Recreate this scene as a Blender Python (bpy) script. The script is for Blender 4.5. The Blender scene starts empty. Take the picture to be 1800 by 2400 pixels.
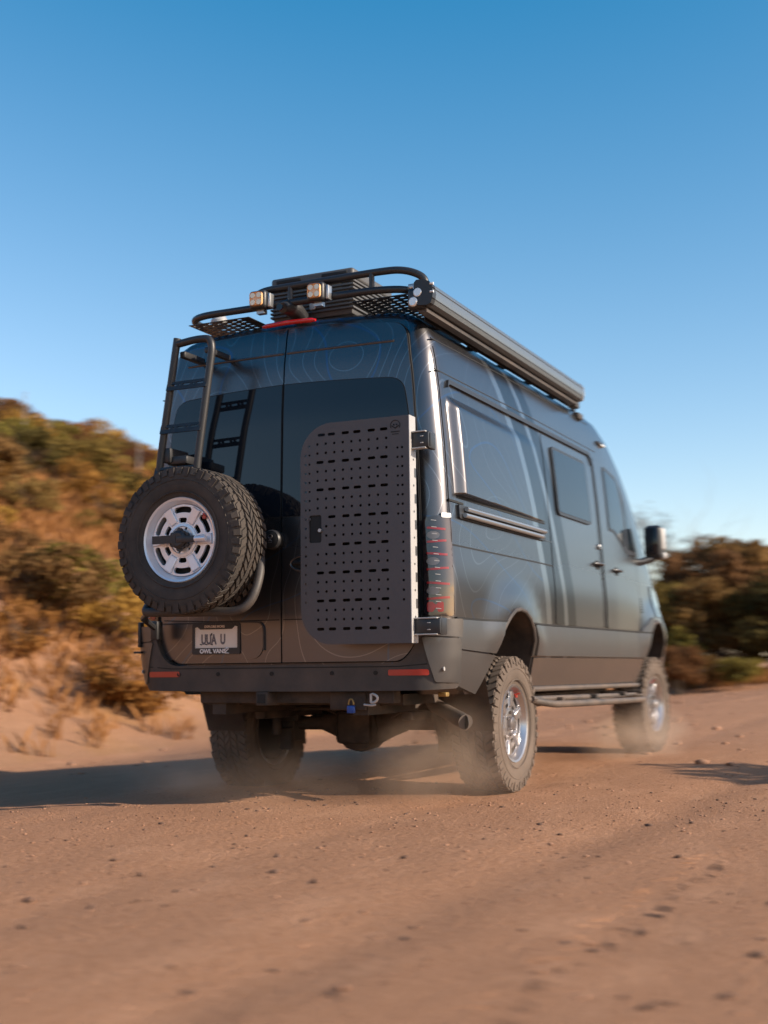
import bpy, bmesh, math, random
import numpy as np
from mathutils import Vector, Matrix, noise
from mathutils.geometry import delaunay_2d_cdt
random.seed(7); rng = np.random.default_rng(7)
R = math.radians
scn = bpy.context.scene
COL = scn.collection

# ------------------------------------------------------------------ camera
CAM_LOC = Vector((3.592, -6.170, 0.766)); YAW, PITCH, ROLL = R(25.218), R(6.933), R(-0.645)
cam = bpy.data.cameras.new('camera'); camo = bpy.data.objects.new('camera', cam); COL.objects.link(camo)
fw = Vector((-math.sin(YAW)*math.cos(PITCH), math.cos(YAW)*math.cos(PITCH), math.sin(PITCH)))
rt = Vector((math.cos(YAW), math.sin(YAW), 0)); up = rt.cross(fw)
c_, s_ = math.cos(ROLL), math.sin(ROLL)
rt2, up2 = c_*rt+s_*up, -s_*rt+c_*up
mw = Matrix((rt2, up2, -fw)).transposed().to_4x4(); mw.translation = CAM_LOC
camo.matrix_world = mw
cam.sensor_fit = 'HORIZONTAL'; cam.sensor_width = 24.0; cam.lens = 2959.3/1800*24.0
cam.clip_start = .05; cam.clip_end = 9000
cam.dof.use_dof = True; cam.dof.focus_distance = 6.9; cam.dof.aperture_fstop = 1.65; cam.dof.aperture_ratio = 0.30
scn.camera = camo

# ------------------------------------------------------------------ light
SUN = Vector((2.1, 0.16, 1.0)).normalized()
EL = math.asin(SUN.z); AZ = math.atan2(SUN.x, SUN.y)
world = bpy.data.worlds.new('World'); scn.world = world; world.use_nodes = True
wn = world.node_tree.nodes; wl = world.node_tree.links; wn.clear()
sky = wn.new('ShaderNodeTexSky'); sky.sky_type = 'NISHITA'; sky.sun_disc = False
sky.sun_elevation = EL; sky.sun_rotation = AZ; sky.altitude = 300; sky.air_density = 1.0; sky.dust_density = 0.6; sky.ozone_density = 2.0
hs = wn.new('ShaderNodeVectorMath'); hs.operation = 'MULTIPLY_ADD'; hs.inputs[1].default_value = (2.05, 1.58, 1.36); hs.inputs[2].default_value = (-1.60, -.66, .0)
hm = wn.new('ShaderNodeVectorMath'); hm.operation = 'MAXIMUM'; hm.inputs[1].default_value = (.02, .02, .02)
bg = wn.new('ShaderNodeBackground'); bg.inputs['Strength'].default_value = 0.10
wo = wn.new('ShaderNodeOutputWorld')
wl.new(sky.outputs[0], hs.inputs[0]); wl.new(hs.outputs[0], hm.inputs[0]); wl.new(hm.outputs[0], bg.inputs[0]); wl.new(bg.outputs[0], wo.inputs[0])
sl = bpy.data.lights.new('sun', 'SUN'); slo = bpy.data.objects.new('sun', sl); COL.objects.link(slo)
sl.energy = 5.0; sl.angle = R(0.5); sl.color = (1.0, 0.85, 0.68)
slo.rotation_euler = (-SUN).to_track_quat('-Z', 'Y').to_euler(); slo.location = SUN*50
scn.view_settings.view_transform = 'Standard'; scn.view_settings.look = 'None'
scn.view_settings.exposure = 0.55; scn.view_settings.gamma = 1.0; scn.view_settings.use_curve_mapping = False
try:
    scn.cycles.use_denoising = True
    scn.cycles.max_bounces = 8; scn.cycles.volume_bounces = 1
except Exception: pass

# ------------------------------------------------------------------ material helpers
class NT:
    def __init__(s, name):
        s.m = bpy.data.materials.new(name); s.m.use_nodes = True
        s.n = s.m.node_tree.nodes; s.l = s.m.node_tree.links; s.n.clear()
        s.out = s.n.new('ShaderNodeOutputMaterial')
    def add(s, t, **kw):
        n = s.n.new(t)
        for k, v in kw.items(): setattr(n, k, v)
        return n
    def lk(s, a, b): s.l.new(a, b)
    def val(s, sock, v):
        if hasattr(v, 'is_output'): s.lk(v, sock)
        else: sock.default_value = v
    def math(s, op, a, b=None, c=None, clamp=False):
        n = s.add('ShaderNodeMath', operation=op, use_clamp=clamp)
        for i, v in enumerate((a, b, c)):
            if v is not None: s.val(n.inputs[i], v)
        return n.outputs[0]
    def mix(s, f, a, b):
        n = s.add('ShaderNodeMix', data_type='RGBA')
        s.val(n.inputs['Factor'], f)
        for nm, v in (('A', a), ('B', b)):
            sk = [i for i in n.inputs if i.name == nm and i.type == 'RGBA'][0]
            s.val(sk, v if hasattr(v, 'is_output') else (*v[:3], 1))
        return [o for o in n.outputs if o.type == 'RGBA'][0]
    def noise(s, vec, scale, detail=4, rough=.55, dist=0):
        n = s.add('ShaderNodeTexNoise'); n.inputs['Scale'].default_value = scale; n.inputs['Detail'].default_value = detail
        n.inputs['Roughness'].default_value = rough; n.inputs['Distortion'].default_value = dist
        if vec is not None: s.lk(vec, n.inputs['Vector'])
        return n.outputs[0]
    def ramp(s, f, stops):
        n = s.add('ShaderNodeValToRGB'); e = n.color_ramp.elements
        while len(e) < len(stops): e.new(.5)
        for i, (p, c) in enumerate(stops):
            e[i].position = p; e[i].color = (*c, 1) if len(c) == 3 else c
        s.val(n.inputs[0], f); return n.outputs[0]
    def coord(s, k='Object'): return s.add('ShaderNodeTexCoord').outputs[k]
    def mapping(s, vec, scale=(1,1,1), rot=(0,0,0), loc=(0,0,0)):
        n = s.add('ShaderNodeMapping'); n.inputs['Scale'].default_value = scale; n.inputs['Rotation'].default_value = rot; n.inputs['Location'].default_value = loc
        s.lk(vec, n.inputs['Vector']); return n.outputs[0]
    def bump(s, h, strength=.3, dist=.01):
        n = s.add('ShaderNodeBump'); n.inputs['Strength'].default_value = strength; n.inputs['Distance'].default_value = dist
        s.lk(h, n.inputs['Height']); return n.outputs[0]
    def bsdf(s, color=(.5,.5,.5), rough=.5, metal=0., normal=None, coat=0., coat_rough=.1, spec=.5, trans=0., sub=0.):
        b = s.add('ShaderNodeBsdfPrincipled'); i = b.inputs
        s.val(i['Base Color'], color if hasattr(color, 'is_output') else (*color[:3], 1))
        s.val(i['Roughness'], rough); s.val(i['Metallic'], metal)
        i['Coat Weight'].default_value = coat; i['Coat Roughness'].default_value = coat_rough
        s.val(i['Specular IOR Level'], spec); i['Transmission Weight'].default_value = trans
        if normal is not None: s.lk(normal, i['Normal'])
        s.lk(b.outputs[0], s.out.inputs['Surface']); return b

def plain(name, color, rough=.5, metal=0., coat=0., var=.0, scale=8, dust=0., **kw):
    t = NT(name); c = color; co = t.coord()
    if var > 0:
        f = t.noise(co, scale, 5)
        c = t.mix(f, [x*(1-var) for x in color], [min(1, x*(1+var)) for x in color])
    if dust > 0:
        f2 = t.noise(co, 3.1, 6, .65)
        f2 = t.math('MULTIPLY', t.math('SUBTRACT', f2, .35, clamp=True), dust*3, clamp=True)
        c = t.mix(f2, c, (.30, .20, .14))
        rough = t.math('ADD', rough, t.math('MULTIPLY', f2, .25), clamp=True)
    t.bsdf(c, rough, metal, coat=coat, **kw); return t.m

# --- painted body: dark contour-print wrap at the rear, two slanted stripes, plain grey paint ahead of them
def body_paint(name, rough=.27, contour=True):
    t = NT(name); co = t.coord(); sep = t.add('ShaderNodeSeparateXYZ'); t.lk(co, sep.inputs[0])
    x, y, z = sep.outputs
    u = t.math('SUBTRACT', z, 1.04)
    s1 = t.math('SUBTRACT', t.math('SUBTRACT', 1.88, t.math('MULTIPLY', u, .131)), t.math('MULTIPLY', t.math('MULTIPLY', u, u), .20))
    p = t.math('SUBTRACT', y, s1)
    def band(a, b): return t.math('MULTIPLY', t.math('GREATER_THAN', p, a), t.math('LESS_THAN', p, b))
    wrap, grey = (.124, .122, .128), (.180, .182, .186)
    stripe, dark = (.30, .31, .315), (.060, .063, .068)
    ahead = t.math('GREATER_THAN', p, .60)
    col = wrap
    if contour:
        # contour print: level lines of a smooth field, kept to an even line width by dividing by its slope
        def contours(scale, loc, sc, n, half):
            h = .012; base = None; g2 = None
            def fld(off):
                return t.math('MULTIPLY', t.noise(t.mapping(co, scale, loc=tuple(l+o*k for l, o, k in zip(loc, off, scale))), sc, .6, .3, .25), n)
            base = fld((0, 0, 0))
            for off in ((h, 0, 0), (0, h, 0), (0, 0, h)):
                d = t.math('DIVIDE', t.math('SUBTRACT', fld(off), base), h); d = t.math('MULTIPLY', d, d)
                g2 = d if g2 is None else t.math('ADD', g2, d)
            slope = t.math('ADD', t.math('SQRT', g2), .6)
            fr = t.math('ABSOLUTE', t.math('SUBTRACT', t.math('FRACT', base), .5))
            return t.math('LESS_THAN', t.math('DIVIDE', fr, slope), half)
        line = contours((1.0, .55, 1.0), (3.1, 1.7, .4), 1.25, 17.0, .0021)
        line2 = contours((.9, .5, 1.1), (9.1, 4.7, 2.4), 1.0, 5.0, .004)
        onside = t.math('GREATER_THAN', y, .30)
        col = t.mix(t.math('MULTIPLY', line2, .45), col, (.07, .15, .27))
        col = t.mix(t.math('MULTIPLY', line, t.math('SUBTRACT', .38, t.math('MULTIPLY', onside, .14))), col, (.36, .37, .38))
    col = t.mix(t.math('MULTIPLY', t.math('GREATER_THAN', p, -.06), t.math('LESS_THAN', p, .61)), col, dark)
    col = t.mix(ahead, col, grey)
    col = t.mix(band(-.055, .05), col, stripe)
    col = t.mix(band(.33, .41), col, stripe)
    # road dust, heavier low down on the van where the wheels throw it
    low = t.add('ShaderNodeMapRange'); t.lk(z, low.inputs[0]); low.inputs[1].default_value = 1.5; low.inputs[2].default_value = .6
    dn = t.noise(co, 2.6, 6, .65)
    df = t.math('MULTIPLY', t.math('MULTIPLY', low.outputs[0], dn), .24, clamp=True)
    col = t.mix(df, col, (.30, .225, .17))
    rg = t.math('ADD', rough, t.math('MULTIPLY', df, .5), clamp=True)
    fl = t.noise(co, 900, 2)
    t.bsdf(col, rg, .92, normal=t.bump(fl, .03, .001), coat=.12, coat_rough=.15)
    return t.m

M = {}
M['paint'] = body_paint('wrapped_paint')
M['clad'] = plain('satin_grey_cladding', (.140, .142, .144), .38, .80, var=.06, dust=.06)
M['rocker'] = plain('grey_rocker_paint', (.055, .052, .050), .2, .4, coat=.4, dust=.10)
M['black'] = plain('black_powder_coat', (.022, .022, .024), .42, 0, var=.2, scale=40)
M['blackdusty'] = plain('dusty_black_plastic', (.032, .031, .031), .55, 0, var=.25, dust=.18)
M['gap'] = plain('black_rubber_seal', (.008, .008, .008), .7)
M['panel'] = plain('charcoal_panel_coat', (.075, .070, .074), .5, .1, var=.10, scale=60, dust=.06)
M['flange'] = plain('pale_parts_and_lit_edges', (.42, .41, .40), .5, .3, var=.08)  # pale small parts; on panel edges the tone paints in sunlight
M['glass'] = plain('tinted_rear_glass', (.008, .011, .016), .04, 0, spec=.55)
M['sideglass'] = plain('tinted_side_glass', (.012, .017, .022), .05, 0, spec=.42)
M['chrome'] = plain('cast_aluminium_rim', (.74, .75, .79), .30, .45, var=.05, scale=30)
M['roadrim'] = plain('dusty_metal_rim', (.50, .50, .52), .28, .92, var=.12, scale=20, dust=.12)
M['alu'] = plain('brushed_aluminium', (.42, .43, .44), .34, .8, var=.05)
M['awning'] = plain('grey_awning_aluminium', (.19, .21, .225), .36, .6, var=.05)
M['steel'] = plain('dirty_steel', (.10, .085, .075), .6, .5, var=.35, dust=.4)
M['under'] = plain('undercoated_black_steel', (.020, .018, .017), .75, .1, var=.4, dust=.3)
M['red'] = plain('red_lens', (.55, .012, .012), .18, 0, coat=.8)
M['redline'] = plain('bright_red_lens_strip', (.22, .012, .016), .2, 0, coat=.4)
M['darkred'] = plain('dusty_red_reflector', (.42, .03, .02), .3, 0, coat=.4, dust=.18)
M['smoke'] = plain('smoked_lens', (.020, .016, .018), .08, 0, coat=1.0, coat_rough=.03)
M['lamp'] = plain('grey_lamp_reflector', (.16, .15, .155), .3, .6)
M['amber'] = plain('amber_lens', (.85, .47, .22), .22, 0, coat=.6)
M['ambled'] = plain('pale_led_reflector', (.90, .72, .52), .25, .3)
M['white'] = plain('clear_led_lens', (.85, .84, .80), .15, .3, coat=.6)
M['plate'] = plain('white_plate', (.72, .66, .62), .45, 0, var=.06, scale=14)
M['ink'] = plain('grey_plate_ink', (.13, .12, .14), .6)
M['blueink'] = plain('black_plate_ink', (.03, .03, .035), .6)
M['letter'] = plain('white_lettering', (.75, .74, .76), .5)
M['cream'] = plain('cream_lettering', (.62, .47, .36), .5)
M['blue'] = plain('blue_padlock_body', (.02, .07, .30), .35, .3)
M['brass'] = plain('yellow_brass', (.30, .20, .07), .5, .6, dust=.2)
M['logo'] = plain('faint_grey_logo', (.10, .10, .105), .5)
M['box'] = plain('black_roof_unit_plastic', (.075, .073, .072), .5, 0, var=.10)
M['copper'] = plain('body_crease_paint', (.11, .10, .095), .3, .6)

def rubber():
    t = NT('dusty_tyre_rubber'); co = t.coord()
    n1 = t.noise(co, 6, 6, .65); n2 = t.noise(co, 45, 4)
    f = t.math('MULTIPLY', t.math('SUBTRACT', n1, .25, clamp=True), 1.25, clamp=True)
    c = t.mix(f, (.030, .028, .027), (.115, .088, .070))
    t.bsdf(c, .78, 0, normal=t.bump(n2, .25, .004), spec=.3); return t.m
M['rubber'] = rubber()
def rubber2():
    t = NT('sand_caked_tyre_rubber'); co = t.coord()
    n1 = t.noise(co, 5, 6, .65); n2 = t.noise(co, 45, 4)
    f = t.math('MULTIPLY', n1, 1.5, clamp=True)
    c = t.mix(f, (.045, .038, .033), (.135, .102, .080))
    t.bsdf(c, .85, 0, normal=t.bump(n2, .25, .004), spec=.25); return t.m
M['rubber_road'] = rubber2()

# ------------------------------------------------------------------ mesh helpers
def link(o, parent=None, label=None, cat=None, group=None, kind=None):
    COL.objects.link(o)
    if parent is not None: o.parent = parent
    for k, v in (('label', label), ('category', cat), ('group', group), ('kind', kind)):
        if v: o[k] = v
    return o
def finish(me, mats, smooth=True, ang=32):
    for m in (mats if isinstance(mats, (list, tuple)) else [mats]): me.materials.append(m)
    if smooth:
        me.shade_smooth()
        try: me.set_sharp_from_angle(angle=R(ang))
        except Exception: pass
    return me
def obj(name, bm, mats, parent=None, smooth=True, ang=32, recalc=True, **kw):
    if recalc: bmesh.ops.recalc_face_normals(bm, faces=bm.faces[:])
    me = bpy.data.meshes.new(name); bm.to_mesh(me); bm.free(); finish(me, mats, smooth, ang)
    return link(bpy.data.objects.new(name, me), parent, **kw)
def bm_new(): return bmesh.new()
def add_box(bm, c, s, rot=None, bev=0.0, seg=2, mi=0):
    b = bmesh.new(); bmesh.ops.create_cube(b, size=1)
    bmesh.ops.scale(b, vec=Vector(s), verts=b.verts)
    if bev > 0: bmesh.ops.bevel(b, geom=b.edges[:], offset=bev, segments=seg, profile=.5, affect='EDGES')
    if rot is not None: bmesh.ops.rotate(b, cent=(0,0,0), matrix=rot, verts=b.verts)
    bmesh.ops.translate(b, vec=Vector(c), verts=b.verts)
    merge(bm, b, mi)
def merge(bm, b, mi=0):
    mp = {v: bm.verts.new(v.co) for v in b.verts}
    for f in b.faces:
        try: g = bm.faces.new([mp[v] for v in f.verts]); g.material_index = mi; g.smooth = f.smooth
        except ValueError: pass
    b.free()
def add_tube(bm, pts, r, seg=12, closed=False, caps=True, mi=0, flat=1.0, upv=None):
    pts = [Vector(p) for p in pts]; n = len(pts); rings = []
    prev = None
    for i, p in enumerate(pts):
        a = pts[(i-1) % n] if (closed or i > 0) else p; b = pts[(i+1) % n] if (closed or i < n-1) else p
        t = (b-a).normalized()
        if prev is None:
            ref = Vector(upv) if upv else (Vector((0,0,1)) if abs(t.z) < .9 else Vector((1,0,0)))
            u = t.cross(ref).normalized()
        else: u = (prev - t*prev.dot(t)).normalized()
        prev = u; w = t.cross(u)
        rr = r[i] if isinstance(r, (list, tuple)) else r
        rings.append([bm.verts.new(p + u*math.cos(k*2*math.pi/seg)*rr + w*math.sin(k*2*math.pi/seg)*rr*flat) for k in range(seg)])
    for i in range(n if closed else n-1):
        A, B = rings[i], rings[(i+1) % n]
        for k in range(seg):
            f = bm.faces.new((A[k], A[(k+1) % seg], B[(k+1) % seg], B[k])); f.material_index = mi
    if caps and not closed:
        bm.faces.new(rings[0][::-1]).material_index = mi; bm.faces.new(rings[-1]).material_index = mi
def fillet(pts, rad, n=6):
    pts = [Vector(p) for p in pts]; out = [pts[0]]
    for i in range(1, len(pts)-1):
        a, b, c = pts[i-1], pts[i], pts[i+1]
        d1 = min(rad, (a-b).length*.49); d2 = min(rad, (c-b).length*.49)
        p0 = b+(a-b).normalized()*d1; p1 = b+(c-b).normalized()*d2
        for k in range(n+1):
            t = k/n; out.append(p0*(1-t)**2 + b*2*t*(1-t) + p1*t*t)
    out.append(pts[-1]); return out
def add_lathe(bm, prof, axis='X', seg=48, mi=0, c=(0,0,0), close=False):
    c = Vector(c); rings = []
    for (r, h) in prof:
        ring = []
        for k in range(seg):
            a = 2*math.pi*k/seg; ca, sa = math.cos(a)*r, math.sin(a)*r
            v = {'X': (h, ca, sa), 'Y': (ca, h, sa), 'Z': (ca, sa, h)}[axis]
            ring.append(bm.verts.new(c+Vector(v)))
        rings.append(ring)
    m = len(rings)
    for i in range(m if close else m-1):
        A, B = rings[i], rings[(i+1) % m]
        for k in range(seg):
            f = bm.faces.new((A[k], A[(k+1) % seg], B[(k+1) % seg], B[k])); f.material_index = mi
    return rings
def add_cyl(bm, c, r, h, axis='Z', seg=24, bev=0.0, mi=0):
    if bev > 0: prof = [(1e-4, -h/2), (r-bev, -h/2), (r, -h/2+bev), (r, h/2-bev), (r-bev, h/2), (1e-4, h/2)]
    else: prof = [(1e-4, -h/2), (r, -h/2), (r, h/2), (1e-4, h/2)]
    add_lathe(bm, prof, axis, seg, mi, c)
def rrect(x0, y0, x1, y1, r, n=6):
    """rounded rectangle; r = one radius or four (bl, br, tr, tl)"""
    rs = r if isinstance(r, (list, tuple)) else [r]*4
    out = []
    for (cx, cy, sx, sy, a0, q) in ((x0, y0, 1, 1, 180, rs[0]), (x1, y0, -1, 1, 270, rs[1]), (x1, y1, -1, -1, 0, rs[2]), (x0, y1, 1, -1, 90, rs[3])):
        if q <= 0: out.append((cx, cy)); continue
        for k in range(n+1):
            a = R(a0+90*k/n); out.append((cx+sx*q+q*math.cos(a), cy+sy*q+q*math.sin(a)))
    return out
def slot(cx, cy, w, h, n=4): return rrect(cx-w/2, cy-h/2, cx+w/2, cy+h/2, min(w, h)/2*.98, n)
def circ(cx, cy, r, n=10): return [(cx+r*math.cos(2*math.pi*k/n), cy+r*math.sin(2*math.pi*k/n)) for k in range(n)]
DG = None
def plate_mesh(outer, holes, thick, mat4, bev=0.0):
    """flat plate with real holes: filled 2-D curve, extruded"""
    cu = bpy.data.curves.new('tmp_plate', 'CURVE'); cu.dimensions = '2D'; cu.fill_mode = 'BOTH'; cu.extrude = thick/2; cu.bevel_depth = bev
    for lp in [outer]+holes:
        sp = cu.splines.new('POLY'); sp.points.add(len(lp)-1); sp.use_cyclic_u = True
        for i, p in enumerate(lp): sp.points[i].co = (p[0], p[1], 0, 1)
    o = bpy.data.objects.new('tmp_plate', cu); COL.objects.link(o)
    dg = bpy.context.evaluated_depsgraph_get(); dg.update()
    me = bpy.data.meshes.new_from_object(o.evaluated_get(dg)); bpy.data.objects.remove(o); bpy.data.curves.remove(cu)
    me.materials.clear(); me.transform(mat4); return me
def plate(name, outer, holes, thick, mat4, mat, parent, bev=0.0, **kw):
    me = plate_mesh(outer, holes, thick, mat4, bev); me.name = name; finish(me, mat, True, 30)
    return link(bpy.data.objects.new(name, me), parent, **kw)
def text(name, body, size, mat4, mat, parent, ext=.0008, sx=1.0, bold=0.0):
    cu = bpy.data.curves.new('tmp_text', 'FONT'); cu.body = body; cu.size = size; cu.extrude = ext; cu.align_x = 'CENTER'; cu.align_y = 'CENTER'; cu.offset = bold; cu.resolution_u = 3
    o = bpy.data.objects.new('tmp_text', cu); COL.objects.link(o)
    dg = bpy.context.evaluated_depsgraph_get(); dg.update()
    me = bpy.data.meshes.new_from_object(o.evaluated_get(dg)); bpy.data.objects.remove(o); bpy.data.curves.remove(cu)
    me.materials.clear(); me.transform(mat4 @ Matrix.Diagonal((sx, 1, 1, 1))); me.name = name; me.materials.append(mat)
    return link(bpy.data.objects.new(name, me), parent)
def rear_mat(x, y, z, tilt=0): return Matrix.Translation((x, y, z)) @ Matrix.Rotation(R(90+tilt), 4, 'X')   # local x,y -> world x,z facing -y

# ------------------------------------------------------------------ body surface functions (metres; x right, y forward, z up)
ZT = [.60,.70,.80,.90,1.02,1.2,1.3,1.42,1.6,1.8,2.0,2.2,2.35,2.5,2.6,2.66,2.70,2.73,2.755,2.775,2.79,2.80,2.81,2.815]
XT = [.935,.96,.98,.992,1.003,1.006,1.002,.992,.983,.972,.957,.938,.921,.898,.876,.852,.826,.792,.745,.68,.59,.45,.25,.09]
FY = [-9,3.6,4.4,5.0,5.4,5.7,5.85,5.93]; FV = [1,1,.985,.965,.945,.90,.83,.75]
TY = [-9,3.4,3.7,4.0,4.3,4.6,4.9,5.1,5.3,5.45,5.6,5.75,5.85,5.93]; TV = [2.815,2.815,2.80,2.72,2.57,2.38,2.13,1.92,1.68,1.52,1.44,1.36,1.25,1.05]
BZ = [.6,1.0,1.6,2.2,2.5,2.7,2.8]; BV = [.10,.09,.095,.11,.13,.165,.20]
RC = .13; BOW = .035
def P0(z): return float(np.interp(z, ZT, XT))
def bulge(y, z):
    b = 0
    for (cy, cz, hw, hh) in ((1.165, .80, .40, .32), (4.95, .82, .46, .33)):
        dx, dz = (y-cy)/hw, (z-cz)/hh
        d = math.hypot(dx, dz)-1
        if z > .78:
            k = max(0, 1-abs(d+.02)/.62) if d > -.02 else 1
            b = max(b, .034*k*k*(3-2*k)*min(1, (z-.78)/.15))
    return b
def S(y, z):
    t = float(np.interp(y, TY, TV)); zz = 1+(z-1)*1.815/(t-1) if z > 1 else z
    return P0(zz)*float(np.interp(y, FY, FV)) + bulge(y, z)
def side(u, v, off): return (S(u, v)+off, u, v)
def yb(z): return float(np.interp(z, BZ, BV))
def rear(u, v, off): return (u, yb(v)+BOW*(u/.87)**2-off, v)
def contour(u, v, off):
    """u = arc length along the plan outline from the rear centre line round the corner on to the side"""
    sg = 1 if u >= 0 else -1; a = abs(u); w = P0(v); f = w-RC; y0 = yb(v)+BOW
    if a <= f: x, y, nx, ny = a, yb(v)+BOW*(a/f)**2, 0, -1
    elif a <= f+RC*math.pi/2:
        th = (a-f)/RC; x, y, nx, ny = f+RC*math.sin(th), y0+RC*(1-math.cos(th)), math.sin(th), -math.cos(th)
    else: x, y, nx, ny = w, y0+RC+(a-f-RC*math.pi/2), 1, 0
    return (sg*(x+nx*off), y+ny*off, v)
def s_at_y(y, z): return P0(z)-RC+RC*math.pi/2+(y-yb(z)-BOW-RC)
def inpoly(x, y, P):
    c = False; j = len(P)-1
    for i in range(len(P)):
        xi, yi = P[i]; xj, yj = P[j]
        if (yi > y) != (yj > y) and x < (xj-xi)*(y-yi)/(yj-yi)+xi: c = not c
        j = i
    return c
def patch_bm(poly, fmap, off, base=0.0, step=.06, holes=(), bm=None):
    V, E = [], []
    def loop(P):
        i0 = len(V)
        for i in range(len(P)):
            a, b = P[i], P[(i+1) % len(P)]; n = max(1, int(math.hypot(b[0]-a[0], b[1]-a[1])/step))
            for k in range(n): V.append(Vector((a[0]+(b[0]-a[0])*k/n, a[1]+(b[1]-a[1])*k/n)))
        m = len(V)
        E.extend([(i, i+1 if i+1 < m else i0) for i in range(i0, m)])
    loop(poly)
    for h in holes: loop(h)
    xs = [p[0] for p in poly]; ys = [p[1] for p in poly]; bd = list(V)
    nx = int((max(xs)-min(xs))/step); ny = int((max(ys)-min(ys))/step)
    for i in range(1, nx+1):
        for j in range(1, ny+1):
            p = (min(xs)+i*step, min(ys)+j*step)
            if p[0] >= max(xs) or p[1] >= max(ys) or not inpoly(*p, poly): continue
            if any(inpoly(*p, h) for h in holes): continue
            if min((q.x-p[0])**2+(q.y-p[1])**2 for q in bd) > (step*.35)**2: V.append(Vector(p))
    rv, re, rf, *_ = delaunay_2d_cdt(V, E, [], 1, 1e-6)
    bm = bm or bmesh.new()
    hs_ = list(holes)
    tv = [bm.verts.new(fmap(p.x, p.y, off)) for p in rv]; fs = []
    for f in rf:
        cx = sum(rv[i].x for i in f)/len(f); cy = sum(rv[i].y for i in f)/len(f)
        if any(inpoly(cx, cy, h) for h in hs_): continue
        fs.append(bm.faces.new([tv[i] for i in f]))
    ix = {v: i for i, v in enumerate(tv)}
    if base is not None:
        bv = {}
        be = [e for f in fs for e in f.edges if len(e.link_faces) == 1]
        for e in dict.fromkeys(be):
            a, b = e.verts
            for v in (a, b):
                if v not in bv: p = rv[ix[v]]; bv[v] = bm.verts.new(fmap(p.x, p.y, base))
            bm.faces.new((a, b, bv[b], bv[a]))
    for v in [v for v in tv if not v.link_faces]: bm.verts.remove(v)
    return bm
def patch(name, poly, fmap, off, mat, parent, base=0.0, step=.06, holes=(), **kw):
    return obj(name, patch_bm(poly, fmap, off, base, step, holes), mat, parent, ang=28, **kw)
def grow(poly, d):
    n = len(poly); A = sum(poly[i][0]*poly[(i+1) % n][1]-poly[(i+1) % n][0]*poly[i][1] for i in range(n)); sg = 1 if A > 0 else -1
    out = []
    for i in range(n):
        a, b, c = Vector(poly[i-1]), Vector(poly[i]), Vector(poly[(i+1) % n])
        e1, e2 = (b-a), (c-b)
        if e1.length < 1e-9 or e2.length < 1e-9: out.append(tuple(b)); continue
        n1 = Vector((e1.y, -e1.x)).normalized(); n2 = Vector((e2.y, -e2.x)).normalized()
        m = (n1+n2); m = m/max(.3, m.length)*1.0
        k = m.normalized()/max(.5, m.normalized().dot(n1))
        out.append((b.x+k.x*d*sg, b.y+k.y*d*sg))
    return out
def roundpoly(pts, rad, n=5):
    """round the corners of a closed 2-D polygon; rad = number or list"""
    out = []; m = len(pts)
    for i in range(m):
        a, b, c = Vector(pts[i-1]), Vector(pts[i]), Vector(pts[(i+1) % m]); r = rad[i] if isinstance(rad, (list, tuple)) else rad
        if r <= 0: out.append(tuple(b)); continue
        d1 = min(r, (a-b).length*.48); d2 = min(r, (c-b).length*.48)
        p0 = b+(a-b).normalized()*d1; p1 = b+(c-b).normalized()*d2
        for k in range(n+1):
            t = k/n; q = p0*(1-t)**2+b*2*t*(1-t)+p1*t*t; out.append((q.x, q.y))
    return out
def strip_poly(pts, w):
    """thin band along a 2-D polyline"""
    P = [Vector(p) for p in pts]; L, Rr = [], []
    for i, p in enumerate(P):
        a = P[max(0, i-1)]; b = P[min(len(P)-1, i+1)]; t = (b-a).normalized(); nn = Vector((-t.y, t.x))*w/2
        L.append(tuple(p+nn)); Rr.append(tuple(p-nn))
    return L+Rr[::-1]

# ------------------------------------------------------------------ ground and terrain
def sstep(a, b, x):
    t = np.clip((x-a)/(b-a), 0, 1); return t*t*(3-2*t)
def fbm(x, y, sc, oct=4, seed=0.):
    v = 0; amp = 1; tot = 0
    for o in range(oct):
        v += amp*noise.noise(Vector((x*sc+seed, y*sc-seed*.7, seed*1.3+o*7.1))); tot += amp; amp *= .5; sc *= 2.05
    return v/tot
def terrain(x, y, fine=True):
    z = 0.0
    if x < -1: z -= .066*(min(-x, 6.2)-1)
    e = 5.9+.5*fbm(0, y, .18, 2, 3.)
    fade = 1-.82*float(sstep(30, 56, y))
    if x < -e:
        d = -x-e
        z += 6.9*float(sstep(-1.5, 12.5, d))*fade - 6.9*float(sstep(-1.5, 12.5, 0))*fade
        if d > 14: z -= (d-14)*.06*fade
        z += (.55*fbm(x, y, .22, 4, 1.)*min(1, d/3) + .14*fbm(x, y, 1.1, 3, 5.)*min(1, d/1.0))*(.35+.65*fade)
    bend = y-37.5-.25*fbm(x, 0, .5, 2, 9.)
    if x < 3 and bend > 0 and x > -9: z += .22*float(sstep(0, 1.2, bend))*float(sstep(3, .5, x))
    if x > 8: z += .45*float(sstep(8, 11, x))+.25*fbm(x, y, .2, 3, 2.)*float(sstep(8, 12, x))
    if fine:
        r = math.hypot(x-3.6, y+6.2)
        k = 1/(1+(r/14)**2)
        z += .018*fbm(x, y, .9, 3, 11.) * (1 if -6 < x < 9 else 2)
        z += k*.017*fbm(x*.9, y*.45, 5.5, 3, 21.)
        if r < 9: z += .010*fbm(x, y, 23, 2, 31.)*(1-r/9)
        # faint wheel ruts along the road
        for rx, dp in ((-.83, .014), (.83, .014), (2.0, .022), (3.7, .024)):
            z -= dp*math.exp(-((x-rx-.12*math.sin(y*.35))/.17)**2)
    return z
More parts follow.
